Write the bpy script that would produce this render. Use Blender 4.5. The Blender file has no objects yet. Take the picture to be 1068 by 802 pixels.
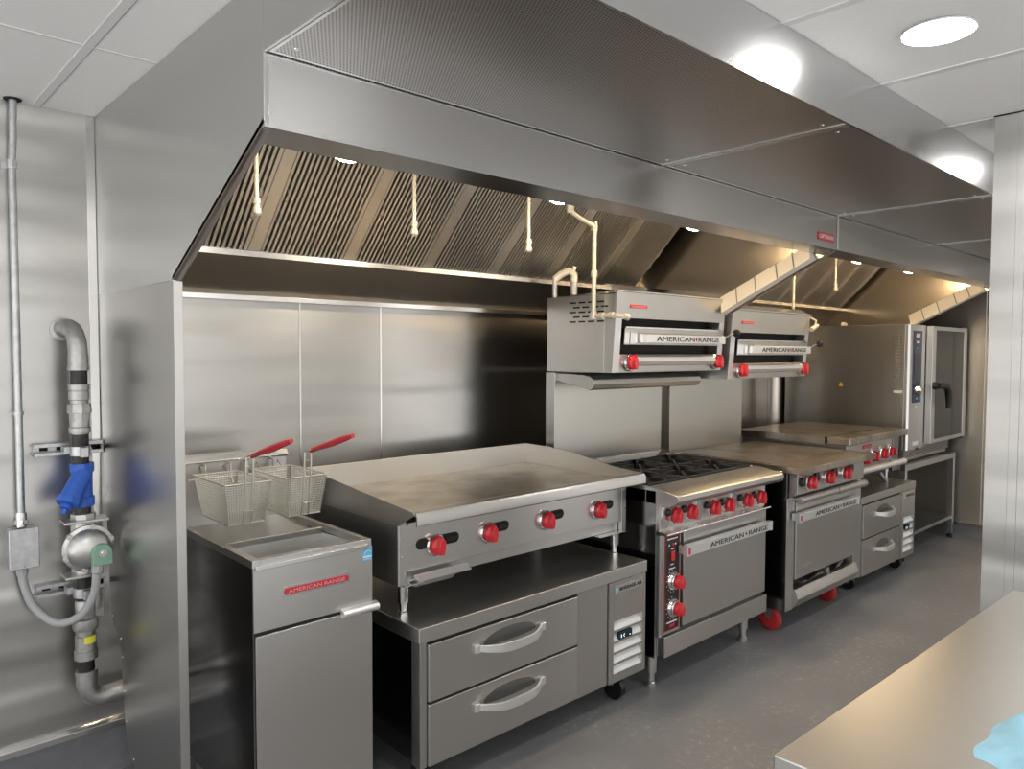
import bpy, math, random
from mathutils import Vector, Matrix
random.seed(4)
C = bpy.context.scene.collection
PI = math.pi
S = bpy.context.scene

# ------------------------------------------------------------------ materials
def nodes(name):
    m = bpy.data.materials.new(name); m.use_nodes = True
    nt = m.node_tree; b = nt.nodes['Principled BSDF']
    return m, nt, b
def link(nt, a, b): nt.links.new(a, b)
def math_node(nt, op, a, b=None, c=None):
    n = nt.nodes.new('ShaderNodeMath'); n.operation = op
    for i, v in enumerate((a, b, c)):
        if v is None: continue
        if isinstance(v, (int, float)): n.inputs[i].default_value = v
        else: link(nt, v, n.inputs[i])
    return n.outputs[0]
def coords(nt, scale=(1, 1, 1)):
    tc = nt.nodes.new('ShaderNodeTexCoord'); mp = nt.nodes.new('ShaderNodeMapping')
    mp.inputs['Scale'].default_value = scale
    link(nt, tc.outputs['Object'], mp.inputs['Vector']); return mp.outputs['Vector']
def noise(nt, vec, scale, detail=3, rough=.5):
    n = nt.nodes.new('ShaderNodeTexNoise'); n.inputs['Scale'].default_value = scale
    n.inputs['Detail'].default_value = detail; n.inputs['Roughness'].default_value = rough
    link(nt, vec, n.inputs['Vector']); return n.outputs['Fac']
def ramp(nt, fac, stops):
    r = nt.nodes.new('ShaderNodeValToRGB'); e = r.color_ramp.elements
    e[0].position, e[0].color = stops[0][0], (*stops[0][1], 1)
    e[1].position, e[1].color = stops[-1][0], (*stops[-1][1], 1)
    for p, c in stops[1:-1]:
        x = e.new(p); x.color = (*c, 1)
    link(nt, fac, r.inputs['Fac']); return r.outputs['Color']
def maprange(nt, v, a, b, c, d):
    n = nt.nodes.new('ShaderNodeMapRange'); link(nt, v, n.inputs['Value'])
    for k, x in zip(('From Min', 'From Max', 'To Min', 'To Max'), (a, b, c, d)): n.inputs[k].default_value = x
    return n.outputs['Result']

def steel(name, col=(.60, .59, .575), rough=.27, grain='h', aniso=.55, wave=0.0, wscale=1.6, stain=None, smudge=.015, wstretch=(1, 1, 1)):
    """brushed stainless: grain 'h' runs horizontally, 'v' vertically"""
    m, nt, b = nodes(name)
    b.inputs['Metallic'].default_value = 1
    g = coords(nt, (1, 1, 30) if grain == 'h' else (30, 30, 1))
    fine = noise(nt, g, 7, 1)
    sm = noise(nt, coords(nt), 2.4, 1, .5)
    r1 = maprange(nt, fine, .3, .7, rough - .012, rough + .012)
    r2 = maprange(nt, sm, .35, .7, -smudge, smudge)
    link(nt, math_node(nt, 'ADD', r1, r2), b.inputs['Roughness'])
    c0 = tuple(max(0, x * .985) for x in col); c1 = tuple(min(1, x * 1.02) for x in col)
    rgb = nt.nodes.new('ShaderNodeRGB'); rgb.outputs[0].default_value = (*col, 1); cc = rgb.outputs[0]
    if stain:
        st = noise(nt, coords(nt), 5.5, 6, .65)
        mx = nt.nodes.new('ShaderNodeMix'); mx.data_type = 'RGBA'
        link(nt, maprange(nt, st, .40, .66, 0, 1), mx.inputs[0]); link(nt, cc, mx.inputs[6])
        mx.inputs[7].default_value = (*stain, 1); cc = mx.outputs[2]
    link(nt, cc, b.inputs['Base Color'])
    # anisotropy along a horizontal tangent
    geo = nt.nodes.new('ShaderNodeNewGeometry')
    cr = nt.nodes.new('ShaderNodeVectorMath'); cr.operation = 'CROSS_PRODUCT'
    link(nt, geo.outputs['True Normal'], cr.inputs[0]); cr.inputs[1].default_value = (0, 0, 1)
    ad = nt.nodes.new('ShaderNodeVectorMath'); ad.operation = 'ADD'
    link(nt, cr.outputs[0], ad.inputs[0]); ad.inputs[1].default_value = (.02, 0, 0)
    nz = nt.nodes.new('ShaderNodeVectorMath'); nz.operation = 'NORMALIZE'; link(nt, ad.outputs[0], nz.inputs[0])
    link(nt, nz.outputs[0], b.inputs['Tangent'])
    b.inputs['Anisotropic'].default_value = aniso
    b.inputs['Anisotropic Rotation'].default_value = .25 if grain == 'h' else 0.0
    if wave > 0:
        w = noise(nt, coords(nt, wstretch), wscale, 2, .4)
        bp = nt.nodes.new('ShaderNodeBump'); bp.inputs['Strength'].default_value = 1
        bp.inputs['Distance'].default_value = wave
        link(nt, w, bp.inputs['Height']); link(nt, bp.outputs['Normal'], b.inputs['Normal'])
    return m
def plain(name, col, rough=.5, metal=0, bump=0, bscale=40, var=.0, coat=0):
    m, nt, b = nodes(name)
    b.inputs['Base Color'].default_value = (*col, 1); b.inputs['Roughness'].default_value = rough
    b.inputs['Metallic'].default_value = metal
    if coat: b.inputs['Coat Weight'].default_value = coat
    n = noise(nt, coords(nt), bscale, 3)
    if var:
        link(nt, ramp(nt, n, [(.3, tuple(c * (1 - var) for c in col)), (.7, tuple(min(1, c * (1 + var)) for c in col))]), b.inputs['Base Color'])
    if bump:
        bp = nt.nodes.new('ShaderNodeBump'); bp.inputs['Distance'].default_value = bump
        link(nt, n, bp.inputs['Height']); link(nt, bp.outputs['Normal'], b.inputs['Normal'])
    return m
def emit(name, col, s):
    m, nt, b = nodes(name)
    b.inputs['Base Color'].default_value = (.8, .8, .8, 1)
    b.inputs['Emission Color'].default_value = (*col, 1); b.inputs['Emission Strength'].default_value = s
    return m

M = {}
M['steel'] = steel('brushed_steel', rough=.315, grain='h', wave=.003, wscale=2)
M['steel_v'] = steel('brushed_steel_upright_grain', rough=.315, grain='v', wave=.003, wscale=2)
M['wall_steel'] = steel('wall_sheet_steel', (.50, .492, .475), rough=.32, grain='h', aniso=.45, wave=.034, wscale=1.5, wstretch=(.28, .28, 2.4))
M['panel_steel'] = steel('side_panel_steel', (.50, .49, .475), rough=.325, grain='h', aniso=.5, wave=.004, wscale=1.2)
M['hood_steel'] = steel('hood_sheet_steel', (.60, .595, .58), rough=.32, grain='v', aniso=.6, wave=.004, wscale=1.3)
M['hood_h'] = steel('hood_front_steel', (.62, .62, .62), rough=.22, grain='h', aniso=.75, wave=.0015, wscale=1.2)
M['warm_steel'] = steel('hood_inner_steel', (.60, .565, .51), rough=.36, grain='v', aniso=.6)
M['filter_steel'] = steel('filter_steel', (.74, .72, .69), rough=.34, grain='v', aniso=.2)
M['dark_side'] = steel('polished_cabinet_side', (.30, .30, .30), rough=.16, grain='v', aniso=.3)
M['top_steel'] = steel('worktop_steel', (.58, .575, .56), rough=.325, grain='h', aniso=.3, smudge=.02)
M['cook_plate'] = steel('seasoned_plate', (.50, .455, .40), rough=.34, grain='h', aniso=.3, stain=(.29, .245, .20), smudge=.03)
M['griddle_plate'] = steel('griddle_plate', (.60, .565, .51), rough=.34, grain='h', aniso=.3, stain=(.40, .35, .29), smudge=.03)
M['shade_steel'] = steel('shade_steel', (.26, .26, .26), rough=.35)  # darker tone stands in for the shade behind the drawer handles
M['riser_steel'] = steel('riser_steel', (.47, .46, .435), rough=.315, grain='v', aniso=.6, wave=.004, wscale=1.3)
M['far_wall'] = steel('far_wall_steel', (.62, .59, .54), rough=.42, grain='h', aniso=.4, wave=.01, wstretch=(.28, .28, 2.4))
M['table_steel'] = steel('table_steel', (.70, .69, .665), rough=.32, grain='h', aniso=.2, wave=.003)
M['cab_top'] = steel('cabinet_top_steel', (.60, .59, .57), rough=.36, grain='h', aniso=.3)
M['bright'] = steel('bright_trim_steel', (.78, .775, .76), rough=.20, grain='h', aniso=.2)
M['guard'] = steel('splash_guard_steel', (.74, .72, .68), rough=.42, aniso=.3)
M['chrome'] = plain('chrome', (.82, .82, .82), .12, 1)
M['cast_alu'] = plain('cast_aluminium', (.62, .62, .61), .38, 1, .0006, 60)
M['handle'] = plain('satin_cast_handle', (.84, .84, .83), .33, .75)
M['galv'] = plain('galvanised_metal', (.56, .57, .58), .38, .9, .0003, 50, .12)
M['mall'] = plain('malleable_iron', (.47, .465, .455), .42, .85, .0008, 45, .12)
M['black_pipe'] = plain('black_iron', (.030, .027, .026), .35, .3, .001, 30, .4)
M['iron'] = plain('cast_iron', (.022, .022, .023), .48, .2, .0015, 70, .3)
M['black'] = plain('black_plastic', (.012, .012, .013), .35)
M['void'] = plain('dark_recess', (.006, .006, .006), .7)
M['red'] = plain('red_plastic', (.60, .018, .030), .28, coat=.4)
M['red_caster'] = plain('red_caster_rubber', (.55, .03, .03), .42)
M['red_grip'] = plain('red_vinyl_grip', (.52, .03, .045), .35)
M['badge_red'] = plain('badge_red', (.50, .03, .05), .35)
M['badge_pink'] = plain('badge_raised_lettering', (.80, .35, .38), .4)
M['badge_white'] = plain('badge_white', (.80, .78, .78), .45)
M['blue'] = plain('blue_enamel', (.035, .13, .58), .38, 0, .001, 60, .12)
M['green'] = plain('green_cap', (.24, .42, .30), .5)
M['grey_pvc'] = plain('grey_conduit_plastic', (.42, .43, .44), .45)
M['louver'] = plain('white_louver', (.86, .86, .85), .42)
M['display'] = plain('display_glass', (.010, .02, .03), .12)
M['disp_blue'] = emit('display_digits', (.45, .75, .95), 1.2)
M['sticker'] = plain('blue_sticker', (.12, .48, .78), .45)
M['yellow'] = plain('yellow_label', (.80, .78, .05), .5)
M['white_paint'] = plain('white_wall_paint', (.78, .78, .77), .6, 0, .0005, 60)
M['ceiling'] = plain('ceiling_tile', (.86, .86, .86), .55, 0, .0004, 90, .02)
M['tbar'] = plain('ceiling_grid_metal', (.72, .72, .72), .45)
M['cove'] = plain('grey_rubber_cove', (.155, .160, .175), .55, 0, .0005, 30, .06)
M['navy'] = plain('navy_panel', (.012, .022, .060), .22)
M['glass_dark'] = plain('tinted_door_glass', (.02, .02, .02), .10)
M['glass_dark'].node_tree.nodes['Principled BSDF'].inputs['IOR'].default_value = 1.38
M['ochre'] = plain('warning_yellow', (.75, .45, .02), .5)
M['drop_pipe'] = plain('cream_coated_pipe', (.74, .69, .56), .40, .35)
M['cloth'] = plain('light_blue_cloth', (.36, .66, .82), .75, 0, .004, 22, .10)
M['film'] = plain('protective_film_metal', (.90, .85, .76), .45, .1)
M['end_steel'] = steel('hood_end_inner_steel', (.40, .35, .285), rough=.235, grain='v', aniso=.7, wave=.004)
M['lamp'] = emit('ceiling_lamp', (1.0, .98, .95), 78)
M['hoodlamp'] = emit('hood_lamp', (1.0, .85, .66), 85)
M['hoodlamp_warm'] = emit('warm_hood_lamp', (1.0, .73, .43), 100)
M['ink'] = plain('black_ink', (.02, .02, .025), .5)
M['ink_grey'] = plain('grey_ink', (.22, .22, .24), .5)
M['wire'] = plain('nickel_wire', (.74, .72, .66), .30, .9)

# perforated steel
def perforated():
    m, nt, b = nodes('perforated_steel')
    tc = nt.nodes.new('ShaderNodeTexCoord'); sx = nt.nodes.new('ShaderNodeSeparateXYZ')
    link(nt, tc.outputs['Object'], sx.inputs[0])
    p = .0085
    u = math_node(nt, 'DIVIDE', sx.outputs[0], p); v = math_node(nt, 'DIVIDE', sx.outputs[1], p * .866)
    row = math_node(nt, 'FLOOR', v); odd = math_node(nt, 'MODULO', row, 2.0)
    u2 = math_node(nt, 'ADD', u, math_node(nt, 'MULTIPLY', odd, .5))
    fu = math_node(nt, 'SUBTRACT', math_node(nt, 'FRACT', u2), .5)
    fv = math_node(nt, 'SUBTRACT', math_node(nt, 'FRACT', v), .5)
    d = math_node(nt, 'SQRT', math_node(nt, 'ADD', math_node(nt, 'MULTIPLY', fu, fu), math_node(nt, 'MULTIPLY', fv, fv)))
    hole = math_node(nt, 'LESS_THAN', d, .27)
    mx = nt.nodes.new('ShaderNodeMix'); mx.data_type = 'RGBA'; link(nt, hole, mx.inputs[0])
    mx.inputs[6].default_value = (.50, .48, .47, 1); mx.inputs[7].default_value = (.02, .02, .02, 1)
    link(nt, mx.outputs[2], b.inputs['Base Color'])
    link(nt, math_node(nt, 'SUBTRACT', 1.0, hole), b.inputs['Metallic'])
    b.inputs['Roughness'].default_value = .36
    return m
M['perf'] = perforated()
def floor_mat():
    m, nt, b = nodes('grey_epoxy_floor')
    v = coords(nt); n1 = noise(nt, v, 1.3, 6, .6); n2 = noise(nt, v, 34, 8, .75); n3 = noise(nt, v, 2.6, 3, .5)
    base = ramp(nt, n1, [(.3, (.180, .182, .192)), (.7, (.235, .236, .243))])
    sc = math_node(nt, 'MULTIPLY', maprange(nt, n2, .53, .64, 0, 1), maprange(nt, n3, .42, .60, 0, .70))
    mx = nt.nodes.new('ShaderNodeMix'); mx.data_type = 'RGBA'; link(nt, sc, mx.inputs[0]); link(nt, base, mx.inputs[6])
    mx.inputs[7].default_value = (.40, .38, .34, 1); link(nt, mx.outputs[2], b.inputs['Base Color'])
    link(nt, maprange(nt, n1, .3, .7, .40, .52), b.inputs['Roughness'])
    bp = nt.nodes.new('ShaderNodeBump'); bp.inputs['Distance'].default_value = .001
    link(nt, n2, bp.inputs['Height']); link(nt, bp.outputs['Normal'], b.inputs['Normal'])
    return m
M['floor'] = floor_mat()

# ------------------------------------------------------------------ geometry helpers
RS = [1.0]       # radius scale for round parts
class MB:
    def __init__(s): s.v = []; s.f = []
    def add(s, vs, fs):
        o = len(s.v); s.v += [tuple(x) for x in vs]; s.f += [tuple(i + o for i in f) for f in fs]; return s
    def box(s, x0, x1, y0, y1, z0, z1):
        x0, x1 = min(x0, x1), max(x0, x1); y0, y1 = min(y0, y1), max(y0, y1); z0, z1 = min(z0, z1), max(z0, z1)
        return s.add([(x0, y0, z0), (x1, y0, z0), (x1, y1, z0), (x0, y1, z0), (x0, y0, z1), (x1, y0, z1), (x1, y1, z1), (x0, y1, z1)],
                     [(0, 3, 2, 1), (4, 5, 6, 7), (0, 1, 5, 4), (1, 2, 6, 5), (2, 3, 7, 6), (3, 0, 4, 7)])
    def prism(s, poly, axis, a, b):
        """poly in the two remaining axes in order (x: y,z / y: x,z / z: x,y)"""
        mk = {'x': lambda p, t: (t, p[0], p[1]), 'y': lambda p, t: (p[0], t, p[1]), 'z': lambda p, t: (p[0], p[1], t)}[axis]
        n = len(poly); ar = sum(poly[i][0] * poly[(i + 1) % n][1] - poly[(i + 1) % n][0] * poly[i][1] for i in range(n))
        if a > b: a, b = b, a
        pos = ar > 0
        if axis == 'y': pos = not pos
        P = poly if pos else poly[::-1]
        vs = [mk(p, a) for p in P] + [mk(p, b) for p in P]
        fs = [tuple(range(n - 1, -1, -1)), tuple(range(n, 2 * n))] + [(i, (i + 1) % n, n + (i + 1) % n, n + i) for i in range(n)]
        return s.add(vs, fs)
    def strip(s, poly, axis, a, b, t):
        """open polyline given thickness t to its left, extruded along axis"""
        off = []
        for i, p in enumerate(poly):
            q0 = poly[max(i - 1, 0)]; q1 = poly[min(i + 1, len(poly) - 1)]
            d = Vector((q1[0] - q0[0], q1[1] - q0[1])).normalized(); off.append((p[0] - d.y * t, p[1] + d.x * t))
        for i in range(len(poly) - 1):
            s.prism([poly[i], poly[i + 1], off[i + 1], off[i]], axis, a, b)
        return s
    def cyl(s, p0, p1, r0, r1=None, n=20, cap=True):
        r1 = r0 if r1 is None else r1
        r0, r1 = r0 * RS[0], r1 * RS[0]
        p0, p1 = Vector(p0), Vector(p1); d = (p1 - p0).normalized()
        u = d.orthogonal().normalized(); w = d.cross(u)
        vs = []
        for p, r in ((p0, r0), (p1, r1)):
            vs += [p + (u * math.cos(2 * PI * i / n) + w * math.sin(2 * PI * i / n)) * r for i in range(n)]
        fs = [(i, (i + 1) % n, n + (i + 1) % n, n + i) for i in range(n)]
        if cap: fs += [tuple(range(n - 1, -1, -1)), tuple(range(n, 2 * n))]
        return s.add(vs, fs)
    def lathe(s, o, d, prof, n=28):
        """prof: (distance along d, radius)"""
        prof = [(h, q * RS[0]) for h, q in prof]
        o, d = Vector(o), Vector(d).normalized(); u = d.orthogonal().normalized(); w = d.cross(u); vs = []
        for h, r in prof:
            vs += [o + d * h + (u * math.cos(2 * PI * i / n) + w * math.sin(2 * PI * i / n)) * max(r, 1e-5) for i in range(n)]
        fs = []
        for k in range(len(prof) - 1):
            fs += [(k * n + i, k * n + (i + 1) % n, (k + 1) * n + (i + 1) % n, (k + 1) * n + i) for i in range(n)]
        fs += [tuple(range(n - 1, -1, -1)), tuple(range((len(prof) - 1) * n, len(prof) * n))]
        return s.add(vs, fs)
    def tube(s, pts, r, n=12, cap=True):
        P = [Vector(p) for p in pts]; R = [q * RS[0] for q in (r if isinstance(r, (list, tuple)) else [r] * len(P))]
        u = None; vs = []
        for i, p in enumerate(P):
            d = ((P[min(i + 1, len(P) - 1)] - P[max(i - 1, 0)])).normalized()
            if u is None: u = d.orthogonal().normalized()
            u = (u - d * u.dot(d)).normalized(); w = d.cross(u)
            vs += [p + (u * math.cos(2 * PI * k / n) + w * math.sin(2 * PI * k / n)) * R[i] for k in range(n)]
        fs = []
        for i in range(len(P) - 1):
            fs += [(i * n + k, i * n + (k + 1) % n, (i + 1) * n + (k + 1) % n, (i + 1) * n + k) for k in range(n)]
        if cap: fs += [tuple(range(n - 1, -1, -1)), tuple(range((len(P) - 1) * n, len(P) * n))]
        return s.add(vs, fs)
    def bar(s, p0, p1, w, h, up=(0, 0, 1)):
        p0, p1 = Vector(p0), Vector(p1); d = (p1 - p0).normalized(); x = d.cross(Vector(up)).normalized(); z = x.cross(d)
        vs = [p + x * a * w / 2 + z * b * h / 2 for p in (p0, p1) for a, b in ((-1, -1), (1, -1), (1, 1), (-1, 1))]
        return s.add(vs, [(3, 2, 1, 0), (4, 5, 6, 7), (0, 1, 5, 4), (1, 2, 6, 5), (2, 3, 7, 6), (3, 0, 4, 7)])
    def quad(s, a, b, c, d): return s.add([a, b, c, d], [(0, 1, 2, 3)])
    def text(s, txt, o, X=(1, 0, 0), Y=(0, 0, 1), width=.1, height=None, depth=.0008, spacing=1.0):
        """o = lower-left corner; X reading direction, Y up direction"""
        cu = bpy.data.curves.new('t', 'FONT'); cu.body = txt; cu.extrude = .5; cu.space_character = spacing
        cu.resolution_u = 3
        ob = bpy.data.objects.new('t', cu); C.objects.link(ob)
        dg = bpy.context.evaluated_depsgraph_get(); me = ob.evaluated_get(dg).to_mesh()
        V = [v.co.copy() for v in me.vertices]; F = [tuple(p.vertices) for p in me.polygons]
        ob.evaluated_get(dg).to_mesh_clear(); bpy.data.objects.remove(ob); bpy.data.curves.remove(cu)
        x0 = min(v.x for v in V); x1 = max(v.x for v in V); y0 = min(v.y for v in V); y1 = max(v.y for v in V)
        sx = width / (x1 - x0); sy = (height / (y1 - y0)) if height else sx
        X, Y, o = Vector(X).normalized(), Vector(Y).normalized(), Vector(o); Z = X.cross(Y)
        return s.add([o + X * (v.x - x0) * sx + Y * (v.y - y0) * sy + Z * (v.z + .5) * depth for v in V], F)

ORG = {}
def thing(name, label, cat, loc=(0, 0, 0), group=None):
    o = bpy.data.objects.new(name, None); C.objects.link(o); o.location = loc; o.empty_display_size = .05
    o['label'] = label; o['category'] = cat
    if group: o['group'] = group
    ORG[o.name] = Vector(loc); return o
def mesh_obj(name, mb, mat, org=(0, 0, 0), bevel=0.0, smooth=True, angle=35, weld=False):
    org = Vector(org)
    me = bpy.data.meshes.new(name); me.from_pydata([tuple(Vector(v) - org) for v in mb.v], [], mb.f); me.update()
    me.materials.append(M[mat] if isinstance(mat, str) else mat)
    if smooth:
        me.polygons.foreach_set('use_smooth', [True] * len(me.polygons)); me.set_sharp_from_angle(angle=math.radians(angle))
    o = bpy.data.objects.new(name, me); C.objects.link(o)
    if bevel:
        b = o.modifiers.new('bevel', 'BEVEL'); b.width = bevel; b.segments = 2; b.limit_method = 'ANGLE'
        b.angle_limit = math.radians(40); b.harden_normals = True
    return o
def part(name, mb, mat, parent, bevel=0.0, label=None, angle=35, smooth=True):
    org = ORG[parent.name]
    o = mesh_obj(name, mb, mat, org, bevel, smooth, angle); o.parent = parent; ORG[o.name] = org
    if label: o['label'] = label
    return o
def inst(src, name, parent, delta):
    """another object sharing src's mesh, moved by delta, under parent (src and parent in world-built coordinates)"""
    o = src.copy(); C.objects.link(o); o.name = name; o.parent = parent
    o.location = ORG[src.name] + Vector(delta) - ORG[parent.name] if isinstance(src.name, str) else delta
    ORG[o.name] = ORG[src.name] + Vector(delta); return o
def single(name, mb, mat, label, cat, loc=(0, 0, 0), bevel=0.0, group=None):
    o = mesh_obj(name, mb, mat, loc, bevel); o.location = loc; o['label'] = label; o['category'] = cat
    if group: o['group'] = group
    ORG[o.name] = Vector(loc); return o
def struct(name, mb, mat, bevel=0.0, parent=None):
    o = mesh_obj(name, mb, mat, (0, 0, 0), bevel); o['kind'] = 'structure'
    if parent: o.parent = parent; del o['kind']
    ORG[o.name] = Vector((0, 0, 0)); return o
def arc(cx, cy, r, a0, a1, n=6):
    return [(cx + r * math.cos(math.radians(a0 + (a1 - a0) * i / n)), cy + r * math.sin(math.radians(a0 + (a1 - a0) * i / n))) for i in range(n + 1)]

# ------------------------------------------------------------------ room
ZC = 2.312
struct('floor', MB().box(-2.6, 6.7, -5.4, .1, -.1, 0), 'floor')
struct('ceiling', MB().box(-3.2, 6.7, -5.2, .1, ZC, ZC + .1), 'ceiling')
struct('wall_back', MB().box(-3.2, 6.7, 0, .1, 0, ZC), 'wall_steel')
struct('wall_right', MB().box(6.5, 6.6, -5.2, 0, 0, ZC), 'far_wall')
# pillar return clad in steel on the right
pil = struct('wall_pillar', MB().box(2.62, 2.80, -4.6, -2.137, 0, ZC), 'wall_steel')
struct('trim_1', MB().box(2.615, 2.6195, -2.235, -2.207, 0, ZC - .004), 'wall_steel', .001)
struct('trim_2', MB().box(2.612, 2.62, -4.6, -2.135, ZC - .004, ZC - .001), 'void')
# wall sheet joints on the back wall and the corner strip beside the side panel
k = 3
for x in (-1.08, -.085, 1.136, 1.534, 2.75, 3.97):
    struct('trim_%d' % k, MB().box(x - .004, x + .004, -.0035, -.0002, .182, ZC - .002), 'bright', .001); k += 1
struct('trim_%d' % k, MB().box(.345, .372, -.006, -.0002, .56, ZC - .002), 'bright', .001); k += 1
struct('trim_%d' % k, MB().cyl((6.495, -1.10, .12), (6.495, -1.10, ZC - .01), .004, n=12), 'far_wall'); k += 1
# cove base and its metal cap
struct('baseboard_back', MB().prism([(-.0005, 0), (-.035, 0), (-.022, .012), (-.014, .03), (-.012, .148), (-.0005, .150)], 'x', -3.1, 6.5), 'cove')
struct('trim_%d' % k, MB().prism([(-.0003, .150), (-.018, .150), (-.018, .172), (-.006, .186), (-.0003, .186)], 'x', -3.1, 6.5), 'bright', .001); k += 1
struct('baseboard_right', MB().prism([(6.4995, 0), (6.465, 0), (6.478, .012), (6.488, .03), (6.488, .10), (6.4995, .10)], 'y', -5.2, -.04), 'cove')
struct('trim_%d' % k, MB().box(6.480, 6.4997, -5.2, -.04, .10, .118), 'bright', .001); k += 1
# ceiling grid
tb = MB()
for x in [.2 + .61 * i for i in range(-5, 11)]: tb.box(x - .012, x + .012, -5.2, 0, ZC - .003, ZC + .002)
struct('trim_%d' % k, tb, 'tbar'); k += 1
tb = MB()
for y in (-.662, -1.882, -3.102, -4.322): tb.box(-3.1, 6.5, y - .005, y + .005, ZC - .0025, ZC + .002)
struct('trim_%d' % k, tb, 'tbar'); k += 1
# shadow gap of the tile edges beside the bars: thin reveal lines
tb = MB()
for x in [.2 + .61 * i for i in range(-5, 11)]: tb.box(x + .0125, x + .0148, -5.2, 0, ZC - .0012, ZC + .002)
struct('trim_%d' % k, tb, 'ink_grey'); k += 1

# downlights
def downlight(x, y, label, group=None):
    t = thing('recessed_ceiling_light', label, 'ceiling light', (x, y, ZC), group)
    part('trim_ring', MB().lathe((x, y, ZC - .0035), (0, 0, -1), [(0, .086), (.003, .087), (.0045, .084), (.004, .082), (.0, .082)]), 'tbar', t)
    part('lens', MB().lathe((x, y, ZC - .0034), (0, 0, -1), [(0.0005, .0812), (.005, .080), (.0075, .06), (.0088, .03), (.009, 0.001)]), 'lamp', t, label='glowing white lens')
downlight(1.731, -2.24, 'round white recessed downlight in the ceiling in front of the hood, near the steel pillar')
for x in (-1.9, -.08, 3.45, 5.2):
    downlight(x, -2.24, 'round white recessed downlight in the ceiling row nearest the hood', 'ceiling downlights out of the frame')
for x in (-1.9, -.08, 1.73, 3.45, 5.2):
    for y in (-4.1,): downlight(x, y, 'round white recessed downlight in the ceiling behind the viewer', 'ceiling downlights out of the frame')

# ------------------------------------------------------------------ exhaust hoods
FB = (-.22, 1.865); FT = (-.57, 2.215)      # filter plane: bottom and top (y, z)
def filt_pt(t, off=0):                       # point on filter plane, off = distance out of the plane toward the cook
    n = Vector((-1, -1)).normalized()
    return (FB[0] + (FT[0] - FB[0]) * t + n.x * off, FB[1] + (FT[1] - FB[1]) * t + n.y * off)
def add_filter(hood, x0, x1):
    fr = MB()
    def slab(xa, xb, t0, t1, o0, o1, mb):
        a, b, c, d = filt_pt(t0, o0), filt_pt(t1, o0), filt_pt(t1, o1), filt_pt(t0, o1)
        mb.prism([a, b, c, d], 'x', xa, xb)
    slab(x0, x0 + .014, 0, 1, -.012, .010, fr); slab(x1 - .014, x1, 0, 1, -.012, .010, fr)
    slab(x0, x1, 0, .035, -.012, .008, fr); slab(x0, x1, .965, 1, -.012, .008, fr)
    f = part('baffle_filter', fr, 'filter_steel', hood)
    sl = MB(); n = 17; w = (x1 - x0 - .028) / n
    for i in range(n):
        xa = x0 + .014 + w * (i + .22); slab(xa, xa + w * .52, .03, .97, -.006, .006, sl)
    part('baffles', sl, 'filter_steel', f)
    bk = MB(); slab(x0 + .01, x1 - .01, .02, .98, -.024, -.020, bk)
    part('backing', bk, 'void', f)
    for xs in (x0 + .03, x1 - .03):
        for t in (.42, .60):
            hd = MB(); a = filt_pt(t, .006); b = filt_pt(t - .02, .03); c = filt_pt(t - .07, .034); d = filt_pt(t - .09, .006)
            hd.tube([(xs, *a), (xs, *b), (xs, *c), (xs, *d)], .0022, 6)
            part('handle', hd, 'wire', f)
HS = [(0, ZC - .002), (-1.345, ZC - .002), (-1.345, 1.997), (-.758, 1.698), (0, 1.698)]
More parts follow.
